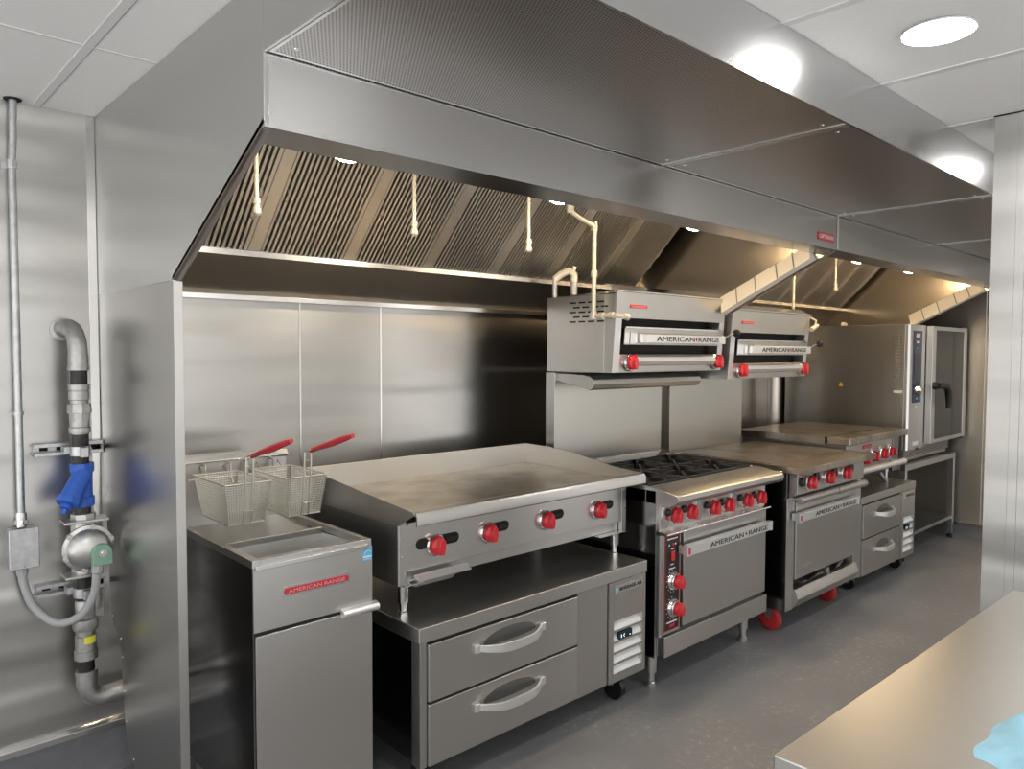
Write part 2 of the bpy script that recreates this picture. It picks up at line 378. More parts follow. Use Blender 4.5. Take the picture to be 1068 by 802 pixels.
def hood(x0, x1, label, filters, lamps, left_panel):
    t = thing('exhaust_hood', label, 'range hood', (x0, 0, 1.7), 'exhaust hoods joined end to end')
    part('left_end_panel', MB().prism(HS, 'x', x0, x0 + .012), 'hood_steel', t, .001)
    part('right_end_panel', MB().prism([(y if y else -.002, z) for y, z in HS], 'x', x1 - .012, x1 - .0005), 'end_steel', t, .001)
    # front: vertical face with the inward lip
    part('front_panel', MB().box(x0 + .012, x1 - .012, -1.345, -1.335, 1.997, ZC - .002), 'hood_h', t, .001)
    part('front_lip', MB().prism([(-1.345, 1.997), (-1.345, 1.990), (-1.245, 1.980), (-1.245, 2.02), (-1.25, 2.02), (-1.25, 1.990)], 'x', x0 + .0005, x1 - .001), 'hood_h', t)
    part('top_panel', MB().box(x0 + .012, x1 - .012, -1.33, -.01, ZC - .03, ZC - .02), 'warm_steel', t)
    part('inner_front_panel', MB().box(x0 + .012, x1 - .012, -1.250, -1.245, 2.02, ZC - .03), 'warm_steel', t)
    # side flange running down the slope
    for xa, xb in ((x0, x0 + .024),):
        part('side_flange', MB().prism([(-1.345, 1.997), (-.758, 1.698), (-.752, 1.708), (-1.342, 2.009)], 'x', xa, xb), 'guard', t)
    # light faced guard channel inside the right end, leaning inward at its foot
    g = MB()
    a, b = Vector((-1.25, 1.953)), Vector((-.775, 1.712)); up = Vector((.45, .89)) * .095
    g.add([(x1 - .075, a.x, a.y), (x1 - .075, b.x, b.y), (x1 - .016, b.x + up.x, b.y + up.y), (x1 - .016, a.x + up.x * .9, a.y + up.y * .9),
           (x1 - .013, a.x, a.y), (x1 - .013, b.x, b.y)], [(0, 1, 2, 3), (0, 4, 5, 1), (4, 3, 2, 5), (0, 3, 4), (1, 5, 2)])
    gp = part('edge_guard', g, 'film', t, label='pale guard strip along the sloping end')
    for q in (.16, .34, .58, .80):
        sm = MB(); p = a.lerp(b, q)
        sm.add([(x1 - .0762, p.x, p.y), (x1 - .0762, p.x + .006, p.y - .003), (x1 - .0172, p.x + .006 + up.x, p.y - .003 + up.y), (x1 - .0172, p.x + up.x, p.y + up.y)], [(0, 1, 2, 3)])
        part('seam', sm, 'ink_grey', gp)
    # rear plenum below the filters, trough ledge, bottom trim
    part('rear_plenum', MB().prism([(-.215, 1.862), (-.045, 1.722), (-.02, 1.722), (-.02, ZC - .03), (-.19, ZC - .03), (-.19, 1.862)], 'x', x0 + .013, x1 - .013), 'warm_steel', t)
    part('grease_trough', MB().box(x0 + .013, x1 - .013, -.246, -.212, 1.848, 1.856).box(x0 + .013, x1 - .013, -.250, -.246, 1.848, 1.868), 'bright', t)
    part('bottom_trim', MB().box(x0 + .013, x1 - .013, -.062, -.002, 1.700, 1.7215), 'bright', t, .002)
    # filter top cover plate
    c0, c1 = filt_pt(1.0, .0), (-.70, ZC - .03)
    part('filter_header', MB().prism([c0, c1, (c1[0] + .02, c1[1]), (c0[0] + .02, c0[1] + .0)], 'x', x0 + .013, x1 - .013), 'warm_steel', t)
    for i in range(len(filters) - 1):
        add_filter(t, filters[i] + .018, filters[i + 1] - .018)
    for q in filters[1:-1] if x0 < 1 else filters:
        a_, b_, c_, d_ = filt_pt(0, .004), filt_pt(1, .004), filt_pt(1, .012), filt_pt(0, .012)
        part('filter_divider', MB().prism([a_, b_, c_, d_], 'x', q - .017, q + .017), 'filter_steel', t)
    for x in lamps:
        l = part('canopy_lamp', MB().lathe((x, -1.0, ZC - .031), (0, 0, -1), [(0, .085), (.02, .085), (.05, .06), (.16, .058), (.17, .064), (.185, .064)]), 'cast_alu', t)
        part('lamp_globe', MB().lathe((x, -1.0, ZC - .216), (0, 0, -1), [(0, .060), (.018, .058), (.035, .044), (.045, .024), (.048, .001)]), 'hoodlamp' if x < 2 else 'hoodlamp_warm', l, label='glowing warm glass globe')
    return t
h1 = hood(.374, 3.208, 'long stainless exhaust hood over the fryer, griddle and burner range, nearest of the two', [.415, .827, 1.22, 1.61, 1.99, 2.365, 2.74, 3.10], (.786, 1.67, 2.55), True)
bd = part('name_badge', MB().box(3.006, 3.17, -1.349, -1.345, 2.020, 2.056), 'badge_red', h1, .001, label='small red and white maker badge')
part('lettering', MB().text('CAPTIVEAIRE', (3.014, -1.3492, 2.029), width=.148, height=.019), 'badge_white', bd)
h2 = hood(3.210, 5.90, 'far stainless exhaust hood over the hot top range and combi oven', [3.32, 3.675, 4.03, 4.385, 4.74, 5.10, 5.45, 5.80], (3.48, 4.31, 5.16), False)

# perforated supply plenums in front of the hoods
px = [.374, 1.820, 3.209, 4.56, 5.90]
lab = ['perforated steel supply plenum against the ceiling, nearest and leftmost of the row',
       'perforated steel supply plenum second from the left along the hood front',
       'perforated steel supply plenum third from the left, beyond the hood joint',
       'perforated steel supply plenum at the far right end, half behind the steel pillar']
for i in range(4):
    a, b = px[i] + .0001, px[i + 1] - .0001
    t = thing('supply_plenum', lab[i], 'air supply plenum', (a, -1.99, 2.15), 'supply plenums along the hood front')
    part('front_panel', MB().box(a, b, -1.992, -1.984, 2.150, ZC - .002), 'hood_h', t)
    part('left_end', MB().box(a, a + .008, -1.983, -1.346, 2.150, ZC - .002), 'hood_steel', t, .001)
    part('right_end', MB().box(b - .008, b, -1.983, -1.346, 2.150, ZC - .002), 'hood_steel', t)
    part('perforated_bottom', MB().box(a + .009, b - .009, -1.983, -1.352, 2.152, 2.156), 'perf', t)
    fr = MB().box(a + .009, a + .017, -1.983, -1.352, 2.1495, 2.152).box(b - .017, b - .009, -1.983, -1.352, 2.1495, 2.152)
    fr.box(a + .017, b - .017, -1.36, -1.352, 2.1495, 2.152)
    part('bottom_frame', fr, 'hood_h', t)
    sc = MB()
    for xx in (a + .05, b - .05):
        for yy in (-1.93, -1.4): sc.lathe((xx, yy, 2.152), (0, 0, -1), [(0, .006), (.002, .005), (.0028, .001)], 10)
    part('screw', sc, 'bright', t)

# ------------------------------------------------------------------ side splash panel (partition) under the hood end
sp = thing('side_splash_panel', 'tall stainless partition panel standing under the left end of the hood', 'splash panel', (.374, -.4, 0))
poly = [(-.760, .0), (-.760, 1.696), (-.001, 1.696), (-.001, 1.386), (-.060, .885), (-.080, .60), (-.110, .555), (-.175, .535), (-.196, .50), (-.222, .278), (-.250, .19), (-.300, .15), (-.319, .125), (-.335, .0)]
part('panel', MB().prism(poly, 'x', .374, .384), 'panel_steel', sp)
part('front_return', MB().box(.3735, .399, -.763, -.757, .0005, 1.6955), 'panel_steel', sp, .001)
part('top_cap', MB().box(.3732, .386, -.757, -.003, 1.6962, 1.6975), 'bright', sp)
rv = MB()
for y, z in ((-.012, 1.32), (-.03, 1.15), (-.045, 1.0), (-.07, .70), (-.10, .585), (-.19, .53), (-.205, .47), (-.222, .36), (-.236, .26), (-.31, .16)):
    rv.lathe((.374, y - .006, z), (-1, 0, 0), [(0, .004), (.0015, .003), (.002, .001)], 8)
part('rivet', rv, 'bright', sp)

# ------------------------------------------------------------------ gas line on the left wall
RS[0] = .79
gp = thing('gas_pipe', 'vertical steel gas pipe with unions running down the left wall', 'pipe', (.28, -.12, 1.5))
PX, PY = .282, -.12
def elbow(p0, c, p1, r, n=8):
    p0, c, p1 = map(Vector, (p0, c, p1)); return [((1 - t) ** 2) * p0 + 2 * t * (1 - t) * c + t * t * p1 for t in [i / n for i in range(n + 1)]]
m_ = MB(); m_.tube(elbow((.262, -.010, 1.577), (PX, PY - .01, 1.60), (PX, PY, 1.47), 0), .036, 20)
m_.lathe((.262, -.001, 1.573), (0, -1, .02), [(0, .048), (.004, .048), (.006, .038)])
m_.cyl((PX, PY, 1.485), (PX, PY, 1.437), .0385).cyl((PX, PY, 1.450), (PX, PY, 1.438), .041)
part('top_elbow', m_, 'mall', gp)
part('black_nipple', MB().cyl((PX, PY, 1.439), (PX, PY, 1.385), .033), 'black_pipe', gp, label='short black painted pipe length')
m_ = MB().lathe((PX, PY, 1.390), (0, 0, -1), [(0, .040), (.018, .040), (.019, .036), (.021, .036), (.022, .039), (.05, .039), (.052, .034), (.066, .034)])
part('coupling', m_, 'mall', gp)
m_ = MB().lathe((PX, PY, 1.326), (0, 0, -1), [(0, .044), (.022, .047), (.03, .047), (.031, .040), (.036, .040), (.055, .039), (.075, .034)], 8)
m_.lathe((PX, PY, 1.325), (0, 0, -1), [(.03, .038), (.075, .037), (.078, .041), (.095, .041), (.097, .034), (.1, .034)])
part('union_fitting', m_, 'mall', gp)
part('upper_run', MB().cyl((PX, PY, 1.23), (PX, PY, 1.115), .033), 'black_pipe', gp, label='black pipe run')
part('middle_run', MB().cyl((PX + .004, PY, .985), (PX + .004, PY, .60), .031), 'black_pipe', gp, label='black pipe run')
m_ = MB().lathe((PX + .004, PY, .665), (0, 0, -1), [(0, .034), (.01, .039), (.04, .038), (.06, .036), (.064, .048), (.09, .050), (.1, .046), (.102, .038), (.12, .037), (.122, .041), (.17, .041), (.172, .045), (.20, .045), (.202, .037)])
part('lower_union', m_, 'mall', gp)
part('yellow_label', MB().prism(arc(PX + .004, PY, .0334, 250, 320, 6) + arc(PX + .004, PY, .0326, 320, 250, 6), 'z', .522, .546), 'yellow', gp, label='small yellow sticker')
part('lower_nipple', MB().cyl((PX + .004, PY, .47), (PX + .004, PY, .41), .032), 'black_pipe', gp, label='short black painted pipe length')
m_ = MB().cyl((PX + .004, PY, .42), (PX + .004, PY, .375), .041).cyl((PX + .004, PY, .425), (PX + .004, PY, .41), .043)
m_.tube(elbow((PX + .004, PY, .385), (PX + .004, PY, .315), (PX + .07, PY, .32), 0, 10), .038, 20).cyl((PX + .055, PY, .32), (PX + .118, PY, .322), .041).cyl((PX + .1, PY, .322), (PX + .125, PY, .322), .044)
part('bottom_elbow', m_, 'mall', gp)
part('cross_pipe', MB().cyl((PX + .12, PY, .322), (2.2, PY, .322), .030), 'mall', gp)

RS[0] = 1.0
def strut(z0, z1, xa, xb, label):
    t = thing('strut_channel', label, 'pipe support', (xa, 0, z0), 'slotted strut channels behind the gas pipe')
    h = .042
    m = MB().box(xa, xb, -.006, -.0005, z0, z0 + h).box(xa, xb, -.036, -.006, z0, z0 + .004).box(xa, xb, -.036, -.006, z0 + h - .004, z0 + h)
    m.box(xa, xb, -.038, -.034, z0, z0 + .012).box(xa, xb, -.038, -.034, z0 + h - .012, z0 + h)
    part('channel', m, 'galv', t, .0008)
    sl = MB()
    for i in range(4): sl.box(xa + .02 + i * .05, xa + .045 + i * .05, -.0066, -.006, z0 + .015, z0 + .027)
    part('slots', sl, 'void', t)
    part('pipe_clamp', MB().lathe((PX, PY, z0 + .005), (0, 0, 1), [(0, .027), (0, .030), (.032, .030), (.032, .027)]).box(PX - .01, PX + .012, PY - .055, PY - .035, z0 + .004, z0 + .036).box(PX - .04, PX + .04, -.088, -.036, z0 + .008, z0 + .032), 'galv', t, .001)
strut(1.148, 1.19, .165, .371, 'slotted metal strut above the blue strainer on the left wall')
strut(.672, .71, .163, .371, 'slotted metal strut below the round gas valve on the left wall')

RS[0] = .84
st = thing('gas_strainer', 'bright blue cast wye strainer on the gas pipe above the round valve', 'strainer', (PX, PY, 1.05))
m_ = MB().lathe((PX + .004, PY, 1.128), (0, 0, -1), [(0, .030), (0, .044), (.03, .044), (.035, .036), (.11, .036), (.115, .044), (.145, .044), (.145, .030)], 8)
m_.cyl((PX + .004, PY, 1.12), (PX + .004, PY, .99), .036)
m_.cyl((PX + .008, PY - .01, 1.10), (PX - .045, PY - .045, 1.015), .034, .038)
part('body', m_, 'blue', st, .002)
m_ = MB().cyl((PX - .042, PY - .043, 1.02), (PX - .053, PY - .051, 1.002), .044, .043, 8).cyl((PX - .053, PY - .051, 1.002), (PX - .060, PY - .056, .990), .020).cyl((PX - .060, PY - .056, .990), (PX - .066, PY - .060, .975), .012, .012, 6)
part('cap', m_, 'blue', st, .0015)

RS[0] = .92
gv = thing('gas_shutoff_valve', 'round silver cast gas shut-off valve with a green cap on the left wall pipe', 'valve', (PX, PY, .85))
vc = Vector((PX + .006, PY - .035, .850)); vd = Vector((-.02, -1, -.02)).normalized()
part('body', MB().lathe(vc, vd, [(-.03, .05), (0, .078), (.012, .084), (.022, .084), (.026, .072), (.045, .066), (.060, .048), (.066, .02), (.067, .001)], 36), 'cast_alu', gv)
part('flange', MB().box(PX - .062, PX + .072, PY - .050, PY + .025, .932, .942).box(PX - .062, PX + .034, PY - .055, PY + .03, .752, .762).cyl((PX + .004, PY, .96), (PX + .004, PY, .75), .042, n=8), 'cast_alu', gv, .003)
for i in range(6):
    bo = MB(); a = math.radians(20 + 60 * i); p = vc + Vector((math.cos(a) * .071, -.014, math.sin(a) * .071)); bo.cyl(p, p + vd * .014, .011, .010, 10); bo.cyl(p + vd * .014, p + vd * .022, .007, .007, 6)
    part('bolt', bo, 'cast_alu', gv)
gc = vc + Vector((.026, -.056, -.016))
m_ = MB(); prof = [(gc.x + x, gc.z + z) for x, z in arc(0, .008, .029, 0, 180, 12)] + [(gc.x - .029, gc.z - .032), (gc.x + .029, gc.z - .032)]
m_.prism(prof, 'y', gc.y - .030, gc.y + .01)
cp = part('green_cap', m_, 'green', gv, .003, label='muted green coil cap')
part('cap_nut', MB().lathe((gc.x, gc.y - .030, gc.z + .008), (0, -1, 0), [(0, .014), (.004, .014), (.004, .006), (.012, .006)], 12), 'chrome', cp)
part('conduit_nut', MB().cyl((gc.x - .012, gc.y - .01, gc.z - .032), (gc.x - .015, gc.y - .01, gc.z - .058), .019, .017, 8), 'grey_pvc', gv)

RS[0] = 1.0
jb = thing('junction_box', 'small grey electrical junction box on the left wall', 'junction box', (.126, -.01, .86))
part('box', MB().box(.087, .166, -.060, -.001, .792, .918), 'galv', jb, .003)
cv = part('cover', MB().box(.084, .169, -.066, -.0605, .788, .921), 'galv', jb, .003)
part('screw', MB().lathe((.126, -.066, .912), (0, -1, 0), [(0, .004), (.002, .003)], 8).lathe((.126, -.066, .797), (0, -1, 0), [(0, .004), (.002, .003)], 8), 'chrome', cv)

cd = thing('conduit', 'long thin metal conduit running from the ceiling to the grey junction box', 'conduit', (.126, -.03, .93))
part('tube', MB().tube([(.131, -.03, ZC - .002), (.129, -.026, 2.18), (.125, -.022, 2.10), (.125, -.028, 1.98), (.125, -.034, .95)], .0115, 14), 'galv', cd)
part('connector', MB().cyl((.125, -.034, .97), (.125, -.034, .945), .0155).cyl((.125, -.034, .945), (.125, -.034, .932), .019, .019, 8).cyl((.125, -.034, .932), (.125, -.034, .9215), .0145), 'chrome', cd)
part('coupling', MB().cyl((.125, -.026, 2.115), (.125, -.026, 2.09), .016), 'chrome', cd)
part('strap', MB().box(.100, .150, -.004, -.0005, 2.09, 2.11).prism(arc(.125, -.026, .0135, 180, 360, 8) + arc(.125, -.026, .0118, 360, 180, 8), 'z', 2.088, 2.112), 'galv', cd)
part('strap_lower', MB().box(.103, .150, -.004, -.0005, 1.29, 1.302).prism(arc(.125, -.033, .0145, 180, 360, 8) + arc(.125, -.033, .0118, 360, 180, 8), 'z', 1.29, 1.302), 'galv', cd)
part('ceiling_collar', MB().lathe((.131, -.03, ZC - .001), (0, 0, -1), [(0, .026), (.003, .026), (.004, .013)]), 'void', cd)

fx = thing('flexible_conduit', 'curved grey flexible conduit looping from the junction box to the round valve', 'conduit', (.2, -.08, .7))
pts = []
A = [Vector(p) for p in ((.124, -.034, .790), (.126, -.040, .735), (.150, -.060, .655), (.205, -.110, .602), (.262, -.165, .628), (.294, -.200, .70), (gc.x - .015, gc.y - .01, gc.z - .058))]
def catmull(P, n=10):
    out = []
    Q = [P[0] * 2 - P[1]] + P + [P[-1] * 2 - P[-2]]
    for i in range(1, len(Q) - 2):
        for k_ in range(n):
            t = k_ / n; p0, p1, p2, p3 = Q[i - 1:i + 3]
            out.append(.5 * ((2 * p1) + (-p0 + p2) * t + (2 * p0 - 5 * p1 + 4 * p2 - p3) * t * t + (-p0 + 3 * p1 - 3 * p2 + p3) * t ** 3))
    out.append(P[-1]); return out
pts = catmull(A, 16); part('hose', MB().tube(pts, [.0125 + (.0009 if i % 2 else 0) for i in range(len(pts))], 14), 'grey_pvc', fx)
part('connector', MB().cyl((.124, -.034, .7875), (.124, -.034, .762), .019, .017, 10), 'grey_pvc', fx)

# ------------------------------------------------------------------ control knob prototype (built at the origin, axis -Y)
def make_knob(r):
    k = MB().lathe((0, -.012, 0), (0, -1, 0), [(0, r * .86), (.006, r * .92), (.014, r * .86), (.018, r * .6), (.019, .001)], 24)
    prof = [(-r * .34, -r * .93), (r * .34, -r * .93), (r * .62, -r * .2), (r * .5, r * .4), (0, r * 1.12), (-r * .5, r * .4), (-r * .62, -r * .2)]
    a = [(x, -.012, z) for x, z in prof]; b = [(x * .62, -.046, z * .88) for x, z in prof]; n = len(prof)
    k.add(a + b, [tuple(range(n)), tuple(range(2 * n - 1, n - 1, -1))] + [(i, n + i, n + (i + 1) % n, (i + 1) % n) for i in range(n)])
    return k
def make_bezel(r):
    return MB().lathe((0, 0, 0), (0, -1, 0), [(0, r * 1.14), (.007, r * 1.14), (.0115, r * 1.02), (.0118, .001)], 28)
KN = {}
def knob(parent, x, y, z, r=.034, tilt=0.0, rot=0.0, bezel=True):
    """red knob part with a chrome bezel below it"""
    P = Vector((x, y, z)); org = ORG[parent.name]
    R = (Matrix.Rotation(tilt, 4, 'X') @ Matrix.Rotation(rot, 4, 'Y'))
    key = round(r, 4)
    if key not in KN:
        k = make_knob(r); b = make_bezel(r)
        def mk(nm, mb, mat, bev):
            me_o = mesh_obj(nm, mb, mat, (0, 0, 0), bev); return me_o
        ko, bo_ = mk('control_knob', k, 'red', .002), mk('bezel', b, 'chrome', 0)
        KN[key] = (ko, bo_); first = True
    else:
        ko, bo_ = (o.copy() for o in KN[key]); C.objects.link(ko); C.objects.link(bo_); ko.name = 'control_knob'; bo_.name = 'bezel'
    ko.parent = parent; ko.location = P - org; ko.rotation_euler = R.to_euler(); ko['label'] = 'red plastic knob'
    bo_.parent = ko; bo_.location = (0, 0, 0)
    return ko

def text_part(txt, o, w, h, mat, parent, X=(1, 0, 0), Y=(0, 0, 1), name='lettering', spacing=1.0, depth=.0008):
    return part(name, MB().text(txt, o, X, Y, w, h, depth, spacing), mat, parent)

def maker_bar(parent, xa, xb, y, z0, z1, name='door_handle', depth=.055, lettermat='ink'):
    """flat faced pull bar with the lettering across it, bracket ends and red maker mark"""
    h = z1 - z0
    m = MB().box(xa + .03, xb - .02, y, y + .012, z0, z1)
    m.box(xa, xa + .03, y - .002, y + .022, z0 - .002, z1 + .002)
    m.box(xb - .02, xb, y - .002, y + .022, z0 - .002, z1 + .002)
    m.box(xa + .004, xa + .024, y + .02, y + depth, z0 + .004, z1 - .004).box(xb - .018, xb - .002, y + .02, y + depth, z0 + .004, z1 - .004)
    m.box(xa + .02, xb - .02, y + .002, y + .03, z1 - .004, z1 + .001)
    b = part(name, m, 'handle', parent, .002, label='satin metal pull bar with maker lettering')
    L = xb - xa
    t0, t1 = xa + .24 * L, xa + .93 * L
    wA = (t1 - t0) * .555; wR = (t1 - t0) * .345
    part('lettering', MB().text('AMERICAN', (t0, y - .0011, z0 + h * .22), width=wA, height=h * .52).text('RANGE', (t1 - wR, y - .0011, z0 + h * .22), width=wR, height=h * .52), lettermat, b)
    cx = (t0 + wA + t1 - wR) / 2; zc = (z0 + z1) / 2
    part('red_mark', MB().prism([(cx - .009, zc), (cx, zc - h * .2), (cx + .009, zc), (cx, zc + h * .2)], 'y', y - .0011, y), 'badge_red', b)
    part('end_cap_mark', MB().box(xa + .006, xa + .022, y - .0028, y - .002, z0 + .008, z1 - .008), 'badge_red', b)
    return b

def bow_handle(parent, xa, xb, y, z, out=.048, h=.026):
    """cast bow pull curving out from the drawer front"""
    n = 14; P = []
    for i in range(n + 1):
        t = i / n; s = min(t, 1 - t) * 2
        P.append((xa + (xb - xa) * t, y - out * (1 - (1 - min(1, s * 1.5)) ** 2.0) * 1.0, z - .010 * math.sin(PI * t)))
    vs = []
    for i, p in enumerate(P):
        t = i / n; hh = h * (.55 + .45 * math.sin(PI * t)) / 2 + .004; th = .006
        vs += [(p[0], p[1] - th, p[2] - hh), (p[0], p[1] - th, p[2] + hh), (p[0], p[1] + th, p[2] + hh * .9), (p[0], p[1] + th, p[2] - hh * .9)]
    fs = [(3, 2, 1, 0), (4 * n, 4 * n + 1, 4 * n + 2, 4 * n + 3)]
    for i in range(n):
        a = 4 * i; b = a + 4
        for k_ in range(4): fs.append((a + k_, a + (k_ + 1) % 4, b + (k_ + 1) % 4, b + k_))
    m = MB().add(vs, fs)
    m.box(xa - .012, xa + .010, y - .012, y - .0005, z - .015, z + .013).box(xb - .010, xb + .012, y - .012, y - .0005, z - .015, z + .013)
    return part('drawer_handle', m, 'handle', parent, .002, label='satin bow handle')

# ------------------------------------------------------------------ fryer
fr = thing('deep_fryer', 'floor standing stainless deep fryer with red nameplate next to the partition panel', 'deep fryer', (.75, -.55, 0))
X0, X1, YF, YB = .553, .953, -.848, -.25
m_ = MB().box(X0, X0 + .004, YF + .004, YB, .11, .874)
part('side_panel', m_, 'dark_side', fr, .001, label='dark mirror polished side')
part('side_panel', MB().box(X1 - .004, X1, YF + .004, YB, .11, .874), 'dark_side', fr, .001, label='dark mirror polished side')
part('cabinet', MB().box(X0 + .004, X1 - .004, -.80, YB, .11, .66).box(X0 + .004, X1 - .004, YF + .02, -.80, .11, .125), 'steel', fr)
part('front_panel', MB().box(X0 + .002, X1, YF, YF + .018, .683, .874), 'steel', fr, .0015)
ts = part('tank_frame', MB().box(X0 - .003, X0 + .022, YF - .004, YB, .874, .898).box(X1 - .026, X1 - .006, YF - .004, YB, .874, .898)
     .box(X0 + .022, X1 - .026, YF - .004, YF + .02, .874, .898).box(X0 + .022, X1 - .026, -.573, -.553, .862, .890), 'top_steel', fr, .002)
fl_ = part('front_lip', MB().box(X0 + .004, X1 - .020, YF - .012, YF - .004, .868, .884), 'bright', fr, .002)
tk = MB()
xa, xb, ya, yb = X0 + .022, X1 - .026, YF + .02, -.573
bx0, bx1, by0, by1 = xa + .03, xb - .03, ya + .03, yb - .03
V8 = [(xa, ya, .880), (xb, ya, .880), (xb, yb, .870), (xa, yb, .870), (bx0, by0, .66), (bx1, by0, .66), (bx1, by1, .66), (bx0, by1, .66)]
tk.add(V8, [(0, 4, 5, 1), (1, 5, 6, 2), (2, 6, 7, 3), (3, 7, 4, 0), (4, 7, 6, 5)])
part('fry_tank', tk, 'top_steel', fr)
part('drain_deck', MB().prism([(-.553, .866), (-.553, .870), (YB, .884), (YB, .878)], 'x', X0 + .022, X1 - .026), 'top_steel', fr)
ri = part('flue_riser', MB().box(X0 + .006, X1 - .004, YB, YB + .035, .878, 1.105), 'top_steel', fr, .002)
part('flue_cap', MB().prism([(YB + .036, 1.105), (YB - .010, 1.105), (YB - .014, 1.112), (YB - .004, 1.134), (YB + .036, 1.134)], 'x', X0 - .002, X1 - .002), 'bright', ri, .002)
hk = MB().tube([(X0 + .02, YB - .03, 1.055), (X1 - .02, YB - .03, 1.055)], .004, 8)
for x in (X0 + .08, X0 + .17, X1 - .17, X1 - .07): hk.tube([(x, YB - .002, 1.10), (x, YB - .028, 1.10), (x, YB - .03, 1.055), (x, YB - .05, 1.03)], .0038, 8)
part('basket_hanger', hk, 'wire', fr)
dr = part('door', MB().box(X0 + .006, X1 - .001, YF, YF + .02, .125, .672), 'steel', fr, .002)
hm = MB().prism([(YF - .001, .664), (YF - .018, .664), (YF - .026, .670), (YF - .028, .680), (YF - .022, .688), (YF - .001, .694)], 'x', .834, .965)
part('door_handle', hm, 'handle', dr, .003, label='folded metal door grip')
part('shadow_gap', MB().box(X0 + .004, X1 - .002, YF + .004, YF + .018, .6725, .6825), 'void', fr)
bp_ = MB().prism([(.651, .777), (.860, .777), (.865, .787), (.860, .797), (.651, .797), (.646, .787)], 'y', YF - .004, YF)
np_ = part('nameplate', bp_, 'badge_red', fr, .0015, label='long red nameplate')
part('nameplate_back', MB().box(.643, .868, YF - .0015, YF, .770, .803), 'bright', fr)
text_part('AMERICAN RANGE', (.660, YF - .0045, .7815), .190, .011, 'badge_pink', np_)
sk = part('energy_sticker', MB().box(.916, .9505, YF - .001, YF, .828, .868), 'sticker', fr, label='light blue energy sticker')
part('sticker_print', MB().box(.918, .9485, YF - .0014, YF - .001, .838, .8435).tube([(.9215, YF - .0014, .848), (.929, YF - .0014, .858), (.938, YF - .0014, .861), (.946, YF - .0014, .856)], .0011, 6).text('ENERGY', (.919, YF - .0014, .8305), width=.028, height=.005, depth=.0003), 'badge_white', sk)
for x, y in ((X0 + .045, YF + .07), (X1 - .045, YF + .07), (X0 + .045, YB - .05), (X1 - .045, YB - .05)):
    part('leg', MB().lathe((x, y, .1105), (0, 0, -1), [(0, .024), (.01, .020), (.07, .019), (.072, .014), (.098, .014), (.100, .021), (.110, .021)], 18), 'cast_alu', fr)

# fry baskets
def basket(xc, label, turn=0.0):
    t = thing('fry_basket', label, 'fry basket', (xc, -.45, .94), 'fry baskets hung over the fryer')
    w0, w1 = .076, .058; ya, yb = -.605, -.335; z1, z0 = 1.080, .948; ya2, yb2 = ya + .02, yb - .03
    mesh = MB(); r = .0013
    def ring(z):
        t_ = (z - z0) / (z1 - z0); w = w1 + (w0 - w1) * t_; a = ya2 + (ya - ya2) * t_; b = yb2 + (yb - yb2) * t_
        return [(xc - w, a, z), (xc + w, a, z), (xc + w, b, z), (xc - w, b, z)]
    nz = 17
    for i in range(nz):
        q = ring(z0 + (z1 - z0) * i / nz); mesh.tube(q + [q[0]], r, 4, False)
    top, bot = ring(z1), ring(z0)
    for side in range(4):
        a0, a1 = Vector(top[side]), Vector(top[(side + 1) % 4]); b0, b1 = Vector(bot[side]), Vector(bot[(side + 1) % 4])
        n = 17 if side % 2 == 0 else 30
        for i in range(n + 1): mesh.tube([a0.lerp(a1, i / n), b0.lerp(b1, i / n)], r, 4, False)
    B = [Vector(p) for p in bot]
    for i in range(1, 13): mesh.tube([B[0].lerp(B[1], i / 13), B[3].lerp(B[2], i / 13)], r, 4, False)
    for i in range(1, 24): mesh.tube([B[0].lerp(B[3], i / 24), B[1].lerp(B[2], i / 24)], r, 4, False)
    part('wire_mesh', mesh, 'wire', t, smooth=False)
    rim = MB().tube(top + [top[0]], .0032, 8).tube(bot + [bot[0]], .0026, 8)
    part('rim', rim, 'wire', t)
    hk = MB()
    for s in (-.04, .04): hk.tube([(xc + s, yb, z1), (xc + s, yb + .03, z1 + .02), (xc + s, yb + .038, z1 + .012)], .003, 8)
    part('hook', hk, 'wire', t)
    hb = MB()
    for s in (-.012, .012): hb.tube([(xc + s, ya2 - .002, z0), (xc + s, ya - .006, z1), (xc + s, ya - .010, 1.166), (xc + s * .7, ya - .040, 1.175)], .0032, 8)
    for z in (.99, 1.135): hb.tube([(xc - .012, ya - .006 + (.012 if z < 1 else 0), z), (xc + .012, ya - .006 + (.012 if z < 1 else 0), z)], .0026, 6)
    part('handle_bracket', hb, 'wire', t)
    gr = MB()
    P = [(xc, ya - .030, 1.170), (xc, ya - .09, 1.188), (xc, ya - .17, 1.208), (xc, ya - .24, 1.228), (xc, ya - .30, 1.243)]
    gr.tube(P, [.0075, .009, .0115, .0105, .007], 12)
    g = part('handle_grip', gr, 'red_grip', t, label='red vinyl coated grip')
    return t
basket(.648, 'wire fry basket with red handle hanging over the fryer, nearest the partition panel')
basket(.850, 'wire fry basket with red handle hanging over the fryer, nearest the griddle')

